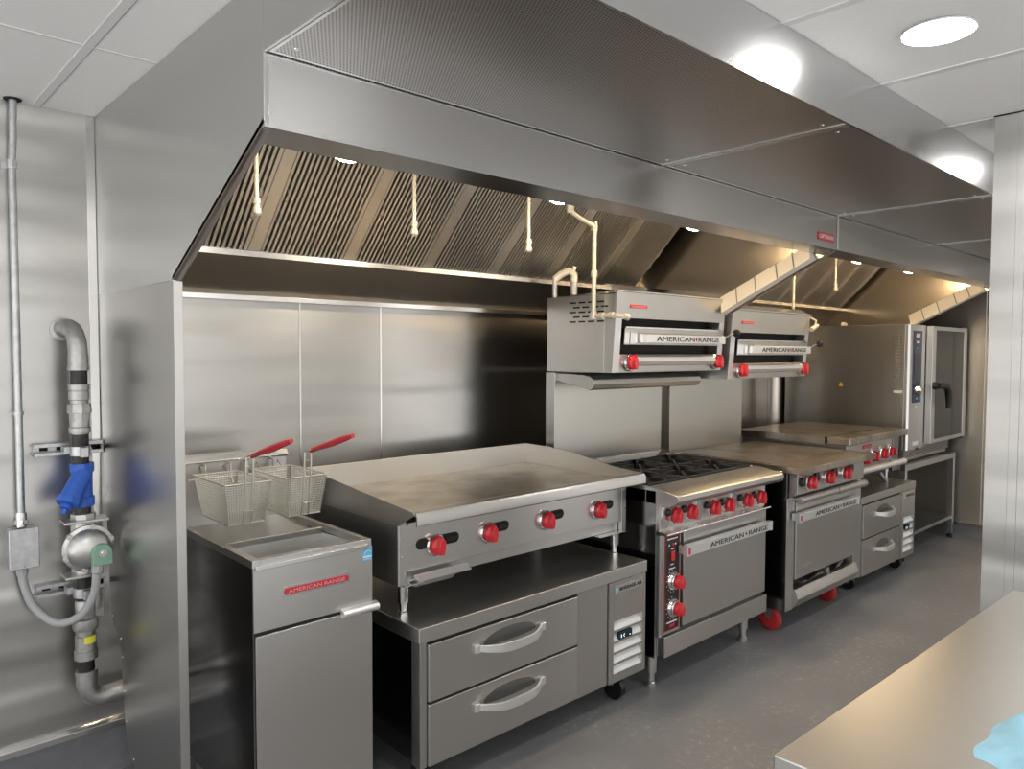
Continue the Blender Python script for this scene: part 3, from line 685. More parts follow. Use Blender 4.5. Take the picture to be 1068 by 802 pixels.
# ------------------------------------------------------------------ refrigerated chef bases
def chef_base(x0, x1, yf, yb, zt, zs, zb, xd, xm, label, small=False):
    """x0..x1 width, yf front, zt top, zs underside of top slab, zb bottom, drawers x0..xd, filler..xm, compressor bay xm..x1"""
    t = thing('refrigerated_chef_base', label, 'refrigerated drawer cabinet', ((x0 + x1) / 2, (yf + yb) / 2, 0), 'refrigerated chef bases')
    part('worktop', MB().box(x0 - .012, x1 + .006, yf - .004, yb, zs, zt), 'cab_top', t, .003)
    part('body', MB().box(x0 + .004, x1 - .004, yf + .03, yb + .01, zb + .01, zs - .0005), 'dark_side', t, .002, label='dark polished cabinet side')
    part('corner_post', MB().box(x0 + .002, x0 + .03, yf + .012, yf + .06, zb, zs - .001), 'steel_v', t, .002)
    g = .008; zm = (zb + zs) / 2 + .004
    for za, zz, lab in ((zm + g / 2, zs - .012, 'upper'), (zb + .004, zm - g / 2, 'lower')):
        d = part('drawer', MB().box(x0 + .030, xd, yf, yf + .03, za, zz), 'steel', t, .0035)
        zc = za + (zz - za) * .66; cx = (x0 + .03 + xd) / 2; hw = (xd - x0) * .21
        bow_handle(d, cx - hw, cx + hw, yf, zc)
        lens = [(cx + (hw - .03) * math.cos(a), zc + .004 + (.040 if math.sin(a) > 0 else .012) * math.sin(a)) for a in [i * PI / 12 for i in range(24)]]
        part('handle_shade', MB().prism(lens, 'y', yf - .0006, yf + .001), 'shade_steel', d, label='darker lens of painted shade behind the handle')  # thin dark plate on the drawer front, handle shade put in as colour
    part('drawer_gap', MB().box(x0 + .028, xd, yf + .012, yf + .0295, zb + .004, zs - .004), 'void', t)
    part('filler_panel', MB().box(xd + .003, xm - .004, yf + .005, yf + .03, zb + .0, zs - .001), 'steel_v', t, .002)
    # compressor cover with five louvres
    lx0, lx1 = xm + .03, x1 - .022; lt = zs - .165 * (zs - zb) / .42; lb = zb + .030
    m = MB().box(xm, lx0, yf - .002, yf + .03, zb, zs - .003).box(lx1, x1, yf - .002, yf + .03, zb, zs - .003)
    m.box(lx0, lx1, yf - .002, yf + .03, lt, zs - .003).box(lx0, lx1, yf - .002, yf + .03, zb, lb)
    c = part('compressor_cover', m, 'steel_v', t, .0015)
    n = 5; h = (lt - lb) / n
    for i in range(n):
        z = lb + h * i
        part('louver', MB().prism([(yf + .004, z + .004), (yf + .0, z + .004), (yf + .026, z + h * .80), (yf + .029, z + h * .80)], 'x', lx0, lx1), 'louver', c, label='white angled louvre')
        part('louver_edge', MB().box(lx0, lx1, yf - .002, yf + .004, z - .002, z + .0065), 'steel_v', c)
    part('louver_recess', MB().box(lx0, lx1, yf + .0292, yf + .0299, lb, lt), 'void', c)
    zd = lb + h * 3.15
    cxd = (lx0 + lx1) / 2 - .02
    ds = part('temperature_display', MB().box(cxd - .042, cxd + .042, yf - .006, yf + .01, zd, zd + h * .72), 'display', c, .002, label='small dark digital display')
    part('digits', MB().box(cxd - .032, cxd - .028, yf - .0065, yf - .006, zd + .008, zd + .022).box(cxd + .024, cxd + .03, yf - .0065, yf - .006, zd + .008, zd + .012).tube([(cxd - .01, yf - .0066, zd + .022), (cxd - .016, yf - .0066, zd + .015), (cxd - .01, yf - .0066, zd + .008)], .0012, 6), 'disp_blue', ds)
    pn = part('nameplate', MB().box(xm + .04, x1 - .020, yf - .004, yf - .002, zs - .054, zs - .020), 'bright', c, .001, label='small silver nameplate')
    text_part('BEVERAGE-AIR', (xm + .065, yf - .0044, zs - .044), (x1 - xm) - .095, .014, 'ink', pn)
    part('nameplate_mark', MB().box(xm + .045, xm + .058, yf - .0045, yf - .004, zs - .045, zs - .030), 'sticker', pn)
    part('gap', MB().box(xm - .0038, xm - .0002, yf + .008, yf + .03, zb, zs - .003), 'void', t)
    for x, y in ((x0 + .08, yf + .10), (x1 - .10, yf + .08), (x0 + .08, yb - .10), (x1 - .10, yb - .10)):
        l = part('caster', MB().box(x - .022, x + .022, y - .024, y + .024, zb + .0, zb + .0095).prism([(y - .02, zb), (y + .02, zb), (y + .012, zb - .065), (y - .002, zb - .065)], 'x', x - .022, x - .019).prism([(y - .02, zb), (y + .02, zb), (y + .012, zb - .065), (y - .002, zb - .065)], 'x', x + .019, x + .022), 'galv', t)
        rw = (zb - .001) * .40
        part('wheel', MB().cyl((x - .014, y + .005, rw + .0005), (x + .014, y + .005, rw + .0005), rw, n=24), 'black', l, label='black caster wheel')
    return t
cb1 = chef_base(1.060, 2.247, -.970, -.30, .606, .555, .128, 1.815, 2.004, 'two drawer refrigerated chef base under the long griddle')
cb2 = chef_base(4.345, 5.235, -1.032, -.36, .613, .566, .105, 4.985, 5.005, 'two drawer refrigerated chef base under the countertop cooker beside the combi oven')

# ------------------------------------------------------------------ griddle
gd = thing('countertop_griddle', 'wide stainless countertop griddle with four red knobs on the chef base', 'griddle', (1.64, -.6, .606))
GX0, GX1, GF = 1.04, 2.236, -.868
part('body', MB().box(GX0 + .003, GX1 - .003, GF + .02, -.28, .722, .905), 'steel', gd, .001)
part('left_side', MB().box(GX0, GX0 + .003, GF + .002, -.24, .722, .9255), 'steel_v', gd, .0008)
part('right_side', MB().box(GX1 - .003, GX1, GF + .002, -.24, .722, .9255), 'steel_v', gd, .0008)
# front panel with cut-outs shown as dark slots
fp = part('front_panel', MB().box(GX0 + .002, GX0 + .03, GF - .002, GF + .018, .722, .926).box(GX0 + .03, GX1 - .03, GF, GF + .018, .765, .925).box(GX1 - .03, GX1 - .002, GF - .002, GF + .018, .722, .926), 'steel', gd, .0015)
part('screw', MB().lathe((GX1 - .014, GF - .002, .90), (0, -1, 0), [(0, .004), (.002, .003)], 8).lathe((GX1 - .014, GF - .002, .82), (0, -1, 0), [(0, .004), (.002, .003)], 8).lathe((GX0 + .014, GF - .002, .88), (0, -1, 0), [(0, .004), (.002, .003)], 8).lathe((GX0 + .014, GF - .002, .82), (0, -1, 0), [(0, .004), (.002, .003)], 8), 'bright', gd)
def slot(x0_, x1_, z, r):
    return [(x, zz) for x, zz in arc(x1_ - r, z, r, -90, 90, 6)] + [(x, zz) for x, zz in arc(x0_ + r, z, r, 90, 270, 6)]
for i, x in enumerate((1.192, 1.432, 1.732, 2.043)):
    z = .838 + (.004 if i == 1 or i == 2 else 0)
    part('slot', MB().prism(slot(x - (.082 if i == 0 else .03), x + .105, z + .012, .019), 'y', GF - .0008, GF), 'void', fp)
    part('valve_stem', MB().tube([(x + .045, GF - .003, z + .012), (x + .095, GF - .003, z + .013)], .006, 8), 'iron', fp)
    knob(gd, x, GF, z, .0345)
    part('bezel_dimple', MB().lathe((x - .03, GF + .001, z + .035), (0, -1, 0), [(0, .013), (.004, .011), (.005, .002)], 12), 'bright', fp)
# splash guards: left and right polygons and the back
side = [(-.23, .926), (-.23, 1.036), (-.40, 1.030), (-.585, 1.014), (-.95, .985), (-.957, .975), (-.87, .926)]
part('splash_guard_left', MB().prism(side, 'x', GX0, GX0 + .003), 'steel', gd)
side2 = [(-.23, .926), (-.23, 1.046), (-.40, 1.044), (-.56, 1.030), (-.80, .994), (-.95, .985), (-.957, .975), (-.87, .926)]
part('splash_guard_right', MB().prism(side2, 'x', GX1 - .003, GX1), 'steel', gd)
part('splash_guard_back', MB().box(GX0, GX1, -.230, -.222, .9, 1.046), 'guard', gd, .002)
part('cooking_plate', MB().box(GX0 + .004, GX1 - .004, -.795, -.231, .926, .950), 'griddle_plate', gd, .001)
part('grease_trough', MB().box(GX0 + .004, GX1 - .004, -.87, -.797, .9265, .935), 'top_steel', gd)
nose = [(-.796, .950), (-.86, .966), (-.945, .986), (-.962, .982), (-.970, .970), (-.970, .942), (-.966, .938), (-.964, .942), (-.964, .968), (-.956, .976), (-.86, .960), (-.796, .945)]
part('front_bullnose', MB().prism(nose, 'x', GX0 + .004, GX1 + .006), 'top_steel', gd)
part('nose_underside', MB().box(GX0 + .02, GX1 - .02, -.90, GF - .001, .930, .938), 'steel', gd)  # plain steel strip under the bullnose
dz = MB().prism([(GF - .028, .748), (GF - .031, .744), (GF + .02, .722), (GF + .12, .722), (GF + .12, .726), (GF + .021, .726)], 'x', 1.098, 1.296)
dz.prism([(GF - .034, .756), (GF - .052, .742), (GF - .050, .739), (GF - .02, .746), (GF - .018, .756)], 'x', 1.090, 1.312)
dz.prism([(GF - .03, .745), (GF + .02, .700), (GF + .05, .700), (GF + .02, .722)], 'x', 1.12, 1.28)
part('grease_drawer', dz, 'handle', gd)
for x, y in ((1.085, -.830), (2.205, -.830), (1.085, -.34), (2.205, -.34)):
    part('leg', MB().lathe((x, y, .722), (0, 0, -1), [(0, .026), (.006, .021), (.07, .019), (.072, .014), (.098, .0145), (.102, .018), (.1155, .018)], 18), 'chrome', gd)
part('leg_plate', MB().box(2.05, 2.225, -.88, -.80, .716, .7215), 'bright', gd, .002)
part('leg_plate', MB().box(1.060, 1.14, -.875, -.80, .716, .7215), 'bright', gd, .002)

# ------------------------------------------------------------------ burner range
rg = thing('gas_range', 'six burner stainless gas range with black and red oven control panel', 'range', (2.76, -.65, 0))
RX0, RX1, RF = 2.302, 3.212, -1.0
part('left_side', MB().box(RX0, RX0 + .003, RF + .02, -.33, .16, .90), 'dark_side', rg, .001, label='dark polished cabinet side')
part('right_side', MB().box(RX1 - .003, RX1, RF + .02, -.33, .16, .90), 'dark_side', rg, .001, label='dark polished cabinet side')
part('body', MB().box(RX0 + .003, RX1 - .003, RF + .03, -.33, .165, .72).box(RX0 + .003, RX1 - .003, RF + .03, -.33, .72, .84), 'steel_v', rg)
part('knob_panel', MB().box(RX0 + .001, RX1 - .001, RF, RF + .028, .722, .862), 'steel', rg, .002)
part('panel_lip', MB().prism([(RF + .01, .712), (RF - .03, .706), (RF - .036, .711), (RF - .034, .717), (RF, .726), (RF + .01, .726)], 'x', RX0 + .01, RX1 - .004), 'bright', rg, .001)
nz_ = [(-.925, .912), (-.955, .915), (-1.083, .894), (-1.092, .888), (-1.093, .868), (-1.086, .858), (-1.050, .838), (-1.001, .842), (-.925, .842)]
part('front_ledge', MB().prism(nz_, 'x', RX0, RX1 + .012), 'top_steel', rg, .002)
part('ledge_end_cap', MB().lathe((RX1 + .0125, -1.058, .872), (1, 0, 0), [(0, .030), (.012, .030), (.018, .024), (.02, .001)], 20), 'bright', rg)
for x, z in ((2.402, .786), (2.521, .784), (2.710, .776), (2.836, .773), (3.004, .772), (3.136, .770)):
    knob(rg, x, RF, z, .034)
    part('valve_boss', MB().lathe((x - .045, RF - .0005, z + .016), (0, -1, 0), [(0, .018), (.012, .016), (.02, .008), (.022, .001)], 14), 'iron', rg)
for x in (2.345, 2.60, 2.90):
    part('embossed_plate', MB().prism([(p[0], p[1]) for p in arc(x, .785, 1.0, 0, 0, 1)][:0] + [(x + .028 * math.cos(a), .787 + .058 * math.sin(a)) for a in [i * PI / 12 for i in range(24)]], 'y', RF - .005, RF), 'chrome', rg, .002)
# cook top: tray, grates, burners
part('burner_tray', MB().box(RX0 + .02, RX1 - .02, -.925, -.40, .845, .86), 'iron', rg)
part('top_rim', MB().box(RX0, RX0 + .02, -.925, -.38, .842, .915).box(RX1 - .02, RX1, -.925, -.38, .842, .915).box(RX0, RX1, -.40, -.38, .842, .915), 'top_steel', rg, .002)
def grate(x0_, x1_, y0_, y1_):
    m = MB(); z = .921; w = .012; cx, cy = (x0_ + x1_) / 2, (y0_ + y1_) / 2
    for a, b in (((x0_, y0_), (x1_, y0_)), ((x1_, y0_), (x1_, y1_)), ((x1_, y1_), (x0_, y1_)), ((x0_, y1_), (x0_, y0_))):
        m.bar((a[0], a[1], z - .012), (b[0], b[1], z - .012), w, .022)
    for i in range(8):
        a = PI / 4 * i; ex = cx + (x1_ - x0_) / 2 * max(-1, min(1, 1.5 * math.cos(a))); ey = cy + (y1_ - y0_) / 2 * max(-1, min(1, 1.5 * math.sin(a)))
        m.bar((ex, ey, z - .008), (cx + .045 * math.cos(a), cy + .045 * math.sin(a), z - .004), .011, .022)
    for a, b in ((x0_, y0_), (x1_, y0_), (x0_, y1_), (x1_, y1_)): m.box(a - .008, a + .008, b - .008, b + .008, .861, z)
    return m
gw = (RX1 - RX0 - .044) / 3; gl = .256
for i in range(3):
    for j in range(2):
        a = RX0 + .024 + gw * i; b = -.918 + gl * j
        g = part('burner_grate', grate(a + .007, a + gw - .007, b + .006, b + gl - .004), 'iron', rg, .002, label='cast iron burner grate')
        part('burner_head', MB().lathe((a + gw / 2, b + gl / 2, .861), (0, 0, 1), [(0, .05), (.012, .048), (.018, .036), (.028, .034), (.034, .026), (.036, .001)], 24), 'iron', rg)
# riser behind with posts and curved shelf
part('riser_trim', MB().prism([(-.425, .917), (-.425, .925), (-.372, .945), (-.368, .945), (-.368, .917)], 'x', RX0 + .004, RX1 - .012), 'bright', rg)
part('riser', MB().box(RX0, RX1 - .03, -.366, -.31, .90, 1.402), 'riser_steel', rg, .002)
part('riser_post', MB().box(RX0 - .003, RX0 + .002, -.368, -.308, .92, 1.402), 'top_steel', rg, .001)
shp = [(-.366, 1.398), (-.54, 1.394), (-.580, 1.388), (-.603, 1.372), (-.608, 1.350), (-.598, 1.330), (-.580, 1.322), (-.555, 1.330), (-.366, 1.362)]
part('shelf', MB().prism(shp, 'x', RX0 + .015, RX1 + .0), 'top_steel', rg, .002)
# oven
part('oven_front_frame', MB().box(RX0 + .003, 2.325, RF + .0, RF + .029, .255, .705).box(2.462, 2.466, RF + .006, RF + .029, .255, .705), 'steel_v', rg, .001)
cpn = part('control_panel', MB().box(2.325, 2.455, RF - .006, RF + .028, .262, .708), 'steel_v', rg, .002)
bk = part('control_face', MB().box(2.335, 2.445, RF - .0078, RF - .006, .275, .698), 'black', cpn, label='black control face with red border')
rl = MB()
for a, b, c, d in ((2.335, 2.445, .694, .698), (2.335, 2.445, .275, .279), (2.335, 2.3385, .275, .698), (2.4415, 2.445, .275, .698)): rl.box(a, b, RF - .0084, RF - .0078, c, d)
part('border_line', rl, 'badge_red', bk)
part('small_print', MB().box(2.352, 2.428, RF - .0083, RF - .0078, .680, .686).box(2.362, 2.369, RF - .0083, RF - .0078, .652, .660).box(2.408, 2.416, RF - .0083, RF - .0078, .654, .661).box(2.38, 2.40, RF - .0083, RF - .0078, .636, .640)
     .box(2.376, 2.40, RF - .0083, RF - .0078, .566, .570).box(2.366, 2.412, RF - .0083, RF - .0078, .548, .553).box(2.352, 2.428, RF - .0083, RF - .0078, .308, .3145), 'badge_white', bk)
part('indicator_light', MB().lathe((2.392, RF - .0078, .657), (0, -1, 0), [(0, .006), (.004, .005), (.005, .001)], 12), 'red', bk)
part('rocker_switch', MB().box(2.377, 2.402, RF - .014, RF - .0078, .585, .628), 'red', bk, .002, label='red rocker switch')
part('maker_mark', MB().box(2.372, 2.412, RF - .0083, RF - .0078, .288, .302), 'badge_red', bk)
for zk in (.493, .372):
    part('dial', MB().lathe((2.398, RF - .0078, zk), (0, -1, 0), [(0, .042), (.006, .041), (.012, .036), (.013, .001)], 28), 'chrome', bk)
    knob(bk, 2.400, RF - .018, zk, .031)
    tk_ = MB()
    for i in range(9):
        a = math.radians(100 + i * 25); tk_.box(2.398 + .050 * math.cos(a) - .002, 2.398 + .050 * math.cos(a) + .002, RF - .0083, RF - .0078, zk + .050 * math.sin(a) - .002, zk + .050 * math.sin(a) + .002)
    part('dial_ticks', tk_, 'badge_white', bk)
od = part('oven_door', MB().box(2.470, 3.203, RF - .012, RF + .028, .272, .698), 'steel_v', rg, .003)
part('door_gap', MB().box(2.456, 2.4695, RF + .004, RF + .029, .262, .706), 'void', rg)
maker_bar(od, 2.425, 3.176, RF - .062, .606, .650, depth=.050)
part('kick_panel', MB().box(RX0 + .022, RX1 + .0, RF - .018, RF + .02, .166, .256).box(RX0 + .022, RX0 + .026, RF + .02, -.9, .166, .256), 'steel', rg, .003)
for x, y in ((RX0 + .06, RF + .08), (RX1 - .06, RF + .08), (RX0 + .06, -.40), (RX1 - .06, -.40)):
    part('leg', MB().lathe((x, y, .1655), (0, 0, -1), [(0, .034), (.006, .026), (.10, .024), (.102, .016), (.140, .016), (.145, .022), (.1650, .022)], 20), 'cast_alu', rg)

# ------------------------------------------------------------------ salamander broilers
def salamander(x0, x1, yb, yf, z0, z1, label, left_vents):
    t = thing('salamander_broiler', label, 'broiler', ((x0 + x1) / 2, (yb + yf) / 2, z0), 'salamander broilers above the ranges')
    yf0 = yf + .028      # front at foot sits back
    def yz(z): return yf0 + (yf - yf0) * (z - z0) / (z1 - z0)
    sidep = [(yb, z0), (yb, z1), (yf + .012, z1), (yz(z1 - .012), z1 - .004), (yz(z0), z0)]
    part('left_side', MB().prism(sidep, 'x', x0, x0 + .004), 'steel_v', t)
    part('right_side', MB().prism(sidep, 'x', x1 - .004, x1), 'steel_v', t)
    part('back', MB().box(x0 + .004, x1 - .004, yb, yb + .004, z0, z1), 'steel_v', t)
    part('floor_pan', MB().box(x0 + .004, x1 - .004, yb + .004, yz(z0) + .004, z0, z0 + .006), 'steel', t)
    # sloped hem on top, bright
    part('top_panel', MB().prism([(yb + .004, z1 - .006), (yb + .004, z1), (yf + .02, z1 + .014), (yf - .006, z1 + .018), (yf - .006, z1 + .013), (yf + .02, z1 + .006)], 'x', x0 + .002, x1 - .002), 'bright', t)
    part('top_deflector', MB().prism([(yf - .001, z1 + .010), (yf + .062, z1 + .048), (yf + .066, z1 + .045), (yf + .012, z1 + .008)], 'x', x0 - .004, x1 + .004), 'bright', t)
    def face(za, zb_, xa, xb, o0, o1, mb):   # slab parallel to the leaning front
        mb.prism([(yz(za) - o0, za), (yz(zb_) - o0, zb_), (yz(zb_) - o1, zb_), (yz(za) - o1, za)], 'x', xa, xb); return mb
    H = z1 - z0; hd = z0 + H * .70
    header = part('front_header', face(hd, z1 + .010, x0 + .001, x1 - .001, -.012, .001, MB()), 'steel', t, .001)
    part('front_stile', face(z0, hd, x0 + .001, x0 + .045, -.012, .001, MB()), 'steel_v', t, .001)
    part('front_stile', face(z0, hd, x1 - .045, x1 - .001, -.012, .001, MB()), 'steel_v', t, .001)
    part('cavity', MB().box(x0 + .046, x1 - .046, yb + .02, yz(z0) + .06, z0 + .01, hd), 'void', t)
    # sliding rack front plate
    za, zb_ = z0 + H * .36, z0 + H * .57
    rk = part('rack_front', face(za, zb_, x0 + .062, x1 - .050, .004, .010, MB()), 'steel', t, .001)
    part('rack_edge', face(zb_, zb_ + .008, x0 + .062, x1 - .050, -.01, .014, MB()), 'bright', rk)
    bx0_, bx1_ = x0 + .135, x1 - .060; bz0, bz1 = z0 + H * .385, z0 + H * .50
    yb_ = yz(bz0) - .055
    b = part('pull_bar', MB().box(bx0_ + .03, bx1_, yb_, yb_ + .010, bz0, bz1).box(bx0_, bx0_ + .026, yb_ - .002, yb_ + .03, bz0, bz1).box(bx0_ + .004, bx0_ + .02, yb_ + .03, yb_ + .05, bz0 + .008, bz1 - .008).box(bx1_ - .02, bx1_ - .006, yb_ + .01, yb_ + .05, bz0 + .008, bz1 - .008), 'handle', rk, .002, label='pull bar with maker lettering')
    L = bx1_ - bx0_ - .03; hh = bz1 - bz0; c0 = bx0_ + .03
    part('lettering', MB().text('AMERICAN', (c0 + .12 * L, yb_ - .0011, bz0 + hh * .20), width=.46 * L, height=hh * .58).text('RANGE', (c0 + .63 * L, yb_ - .0011, bz0 + hh * .20), width=.28 * L, height=hh * .58), 'ink', b)
    mxx = c0 + .605 * L; zc = (bz0 + bz1) / 2
    part('red_mark', MB().prism([(mxx - .008, zc), (mxx, zc - .012), (mxx + .008, zc), (mxx, zc + .012)], 'y', yb_ - .0011, yb_), 'badge_red', b)
    part('end_bracket', MB().box(x0 + .080, x0 + .125, yb_ + .02, yb_ + .045, bz0 - .004, bz1 + .006), 'chrome', rk)
    part('handle_rod', MB().tube([(x1 - .03, yb_ + .02, bz1 - .008), (x1 + .005, yb_ + .010, bz1 + .010), (x1 + .028, yb_ - .002, bz1 + .016)], .005, 8), 'chrome', rk)
    part('ball_knob', MB().lathe((x1 + .020, yb_ - .004, bz1 + .016), (1, -.2, .1), [(0, .006), (.004, .016), (.014, .022), (.024, .021), (.034, .012), (.037, .001)], 18), 'black', rk, label='black ball knob')
    # lower drip roll and knobs
    yr = yz(z0 + .05) - .004
    part('lower_panel', face(z0 + .002, z0 + H * .235, x0 + .045, x1 - .045, -.012, .001, MB()), 'steel', t, .001)
    part('drip_roll', MB().prism([(yr - .001, z0 + .030), (yr - .020, z0 + .034), (yr - .030, z0 + .052), (yr - .026, z0 + .074), (yr - .001, z0 + .086)], 'x', x0 + .15, x1 - .10), 'handle', t, .004)
    for xk in (x0 + .118, x1 - .062): knob(t, xk, yr + .001, z0 + .046, .036)
    nb = part('nameplate', face(z0 + H * .83, z0 + H * .875, x0 + .095, x0 + .225, .001, .004, MB()), 'badge_red', header, .001, label='small red nameplate')
    zt = z0 + H * .836; d_ = Vector((0, yz(z1) - yz(z0), z1 - z0)).normalized()
    part('lettering', MB().text('AMERICAN RANGE', (x0 + .105, yz(zt) - .0046, zt), (1, 0, 0), d_, .110, .009), 'badge_pink', nb)
    if left_vents:
        sl = MB()
        for r_ in range(5):
            z = z1 - .028 - r_ * .0225
            for c_ in range(4):
                y = yb - .15 - c_ * .058 + (.0 if r_ % 2 == 0 else -.024)
                sl.box(x0 - .0006, x0, y - .042, y, z - .0075, z)
        part('vent_slots', sl, 'void', t)
        part('side_seam', MB().box(x0 - .001, x0, yf + .075, yf + .077, z0, z1 - .05), 'bright', t)
    return t
salamander(2.302, 3.210, -.312, -.755, 1.408, 1.768, 'stainless salamander broiler above the six burner range, nearer and higher of the two', True)
salamander(3.255, 4.150, -.330, -.772, 1.358, 1.722, 'stainless salamander broiler above the hot top range, farther and lower of the two', False)

# ------------------------------------------------------------------ hot top range on red casters
hr = thing('hot_top_range', 'stainless hot top range with an open drawer gap standing on red casters', 'range', (3.75, -.7, 0))
HX0, HX1, HF = 3.345, 4.262, -1.058
part('riser', MB().box(3.240, 4.030, -.385, -.33, .70, 1.357), 'riser_steel', hr, .002)
part('riser_post', MB().box(3.236, 3.2405, -.387, -.328, .86, 1.357), 'warm_steel', hr, .001)
part('top_plate', MB().box(3.282, 4.180, -1.06, -.386, .885, .919), 'cook_plate', hr, .002, label='browned flat hot top')
pl = MB()
for i in range(3): pl.box(3.30 + i * .293, 3.585 + i * .293, -.98, -.42, .919, .9225)
part('hot_plate', pl, 'cook_plate', hr, .001, label='browned flat hot top')
part('front_ledge', MB().prism([(-1.06, .919), (-1.17, .919), (-1.173, .915), (-1.173, .885), (-1.168, .882), (-1.06, .885)], 'x', 3.280, 4.182), 'cook_plate', hr, .002)
part('left_side', MB().box(HX0 - .012, HX0 - .008, HF + .002, -.40, .14, .884), 'dark_side', hr, .001, label='dark polished cabinet side')
part('front_stile', MB().box(HX0 - .008, 3.418, HF, HF + .03, .14, .742), 'steel_v', hr, .002)
part('front_stile', MB().box(4.165, HX1, HF, HF + .03, .14, .742), 'steel_v', hr, .002)
part('body', MB().box(HX0 - .006, HX1, HF + .03, -.40, .14, .165).box(HX0 - .006, HX1, HF + .032, -.40, .32, .884).box(HX0 - .006, 3.41, HF + .032, -.40, .165, .32).box(4.17, HX1, HF + .032, -.40, .165, .32).box(3.41, 4.17, -.6, -.59, .165, .32), 'steel_v', hr)
part('knob_panel', MB().prism([(HF, .742), (HF - .045, .764), (HF - .045, .880), (HF, .880)], 'x', 3.352, 4.182), 'steel', hr, .002)
part('rounded_rail', MB().cyl((3.365, HF - .052, .735), (3.80, HF - .052, .735), .019, n=20).cyl((3.81, HF - .052, .7335), (4.185, HF - .052, .7335), .021, n=20), 'top_steel', hr, .002)
part('rail_bracket', MB().box(3.37, 4.18, HF - .048, HF + .0, .730, .744), 'steel', hr)
for x, z in ((3.475, .818), (3.688, .822), (3.905, .822)):
    knob(hr, x, HF - .045, z, .036)
    part('valve_boss', MB().lathe((x + .085, HF - .0455, z + .022), (0, -1, 0), [(0, .028), (.012, .026), (.018, .012), (.02, .001)], 14), 'iron', hr)
part('valve_boss', MB().lathe((3.475 - .075, HF - .0455, .828), (0, -1, 0), [(0, .026), (.012, .024), (.018, .012), (.02, .001)], 14), 'iron', hr)
hd_ = part('oven_door', MB().box(3.424, 4.158, HF - .008, HF + .03, .296, .712), 'steel', hr, .003)
part('door_badge', MB().box(3.44, 3.62, HF - .0095, HF - .008, .345, .360), 'bright', hd_)
maker_bar(hd_, 3.372, 4.118, HF - .052, .618, .662, depth=.046)
ip = MB().tube([(3.44, HF + .06, .205), (3.62, HF + .03, .212), (3.80, HF + .05, .235), (3.98, HF + .03, .225), (4.14, HF + .06, .25)], .013, 10)
ip.tube([(3.5, HF + .10, .24), (3.75, HF + .05, .20), (4.1, HF + .10, .21)], .010, 8).box(3.56, 3.62, HF + .02, HF + .07, .20, .25).box(3.86, 3.90, HF + .02, HF + .07, .20, .27)
part('burner_pipe', ip, 'mall', hr, label='exposed gas burner pipes')
part('kick_panel', MB().prism([(HF + .02, .248), (HF - .016, .250), (HF - .020, .246), (HF - .036, .200), (HF - .012, .152), (HF + .02, .150)], 'x', 3.405, 4.170), 'steel', hr, .002)
for x, y in ((3.400, -.940), (4.085, -.935), (3.41, -.46), (4.19, -.46)):
    c = part('caster', MB().box(x - .03, x + .03, y - .035, y + .035, .1355, .1398).prism([(y - .028, .136), (y + .028, .136), (y + .012, .065), (y - .012, .065)], 'x', x - .026, x - .022).prism([(y - .028, .136), (y + .028, .136), (y + .012, .065), (y - .012, .065)], 'x', x + .022, x + .026), 'cast_alu', hr)
    part('wheel', MB().lathe((x - .017, y, .0655), (1, 0, 0), [(0, .030), (.001, .048), (.005, .060), (.011, .0645), (.023, .0645), (.029, .060), (.033, .048), (.034, .030)], 32), 'red_caster', c, label='red caster wheel')

# ------------------------------------------------------------------ countertop cooker next to it
cc = thing('countertop_hot_plate', 'low stainless countertop cooker with a browned top and red knobs beside the combi oven', 'cooker', (4.7, -.6, .613))
KX0, KX1, KF = 4.255, 5.115, -.965
part('body', MB().box(KX0, KX1, KF + .02, -.27, .735, .939), 'steel_v', cc, .002)
part('front_panel', MB().box(KX0, 4.985, KF, KF + .02, .775, .939), 'steel', cc, .002)
part('corner_post', MB().box(4.99, KX1 - .02, KF - .005, KF + .02, .70, .939), 'dark_side', cc, .002)
part('front_ledge', MB().box(4.188, KX1 + .012, -1.018, -.875, .940, .986), 'cook_plate', cc, .008, label='browned front ledge')
part('top_plate', MB().box(4.20, KX1, -.855, -.255, .940, .984), 'cook_plate', cc, .002, label='browned flat top plate')
part('plate_gap', MB().box(4.22, KX1 - .02, -.874, -.856, .940, .962), 'void', cc)
for x, z in ((4.368, .826), (4.508, .828), (4.655, .832), (4.803, .836), (4.945, .840)):
    knob(cc, x, KF - .001, z, .034, rot=-.5 if x > 4.9 else 0)
tg = MB()
for x, z in ((4.615, .862), (4.755, .866), (4.90, .868)): tg.box(x - .018, x + .010, KF - .012, KF - .010, z - .002, z + .022)
part('white_tag', tg, 'badge_white', cc, label='small white paper tag')
nb = part('nameplate', MB().box(4.50, 4.64, KF - .003, KF, .892, .916), 'badge_red', cc, .001, label='small red nameplate')
text_part('AMERICAN RANGE', (4.508, KF - .0036, .899), .124, .010, 'badge_pink', nb)
part('front_rail', MB().cyl((4.262, -1.035, .775), (5.02, -1.035, .775), .019, n=20).box(4.28, 4.30, -1.03, KF + .001, .768, .782).box(4.98, 5.0, -1.03, KF + .001, .768, .782), 'handle', cc, .002, label='round satin towel rail')
for x, y in ((4.47, -.90), (5.06, -.90), (4.47, -.33), (5.06, -.33)):
    part('leg', MB().lathe((x, y, .7345), (0, 0, -1), [(0, .020), (.05, .0185), (.052, .013), (.1, .013), (.104, .017), (.121, .017)], 16), 'cast_alu', cc)
part('gas_regulator_bracket', MB().bar((4.86, -.93, .70), (4.98, -.93, .625), .03, .02), 'mall', cc)

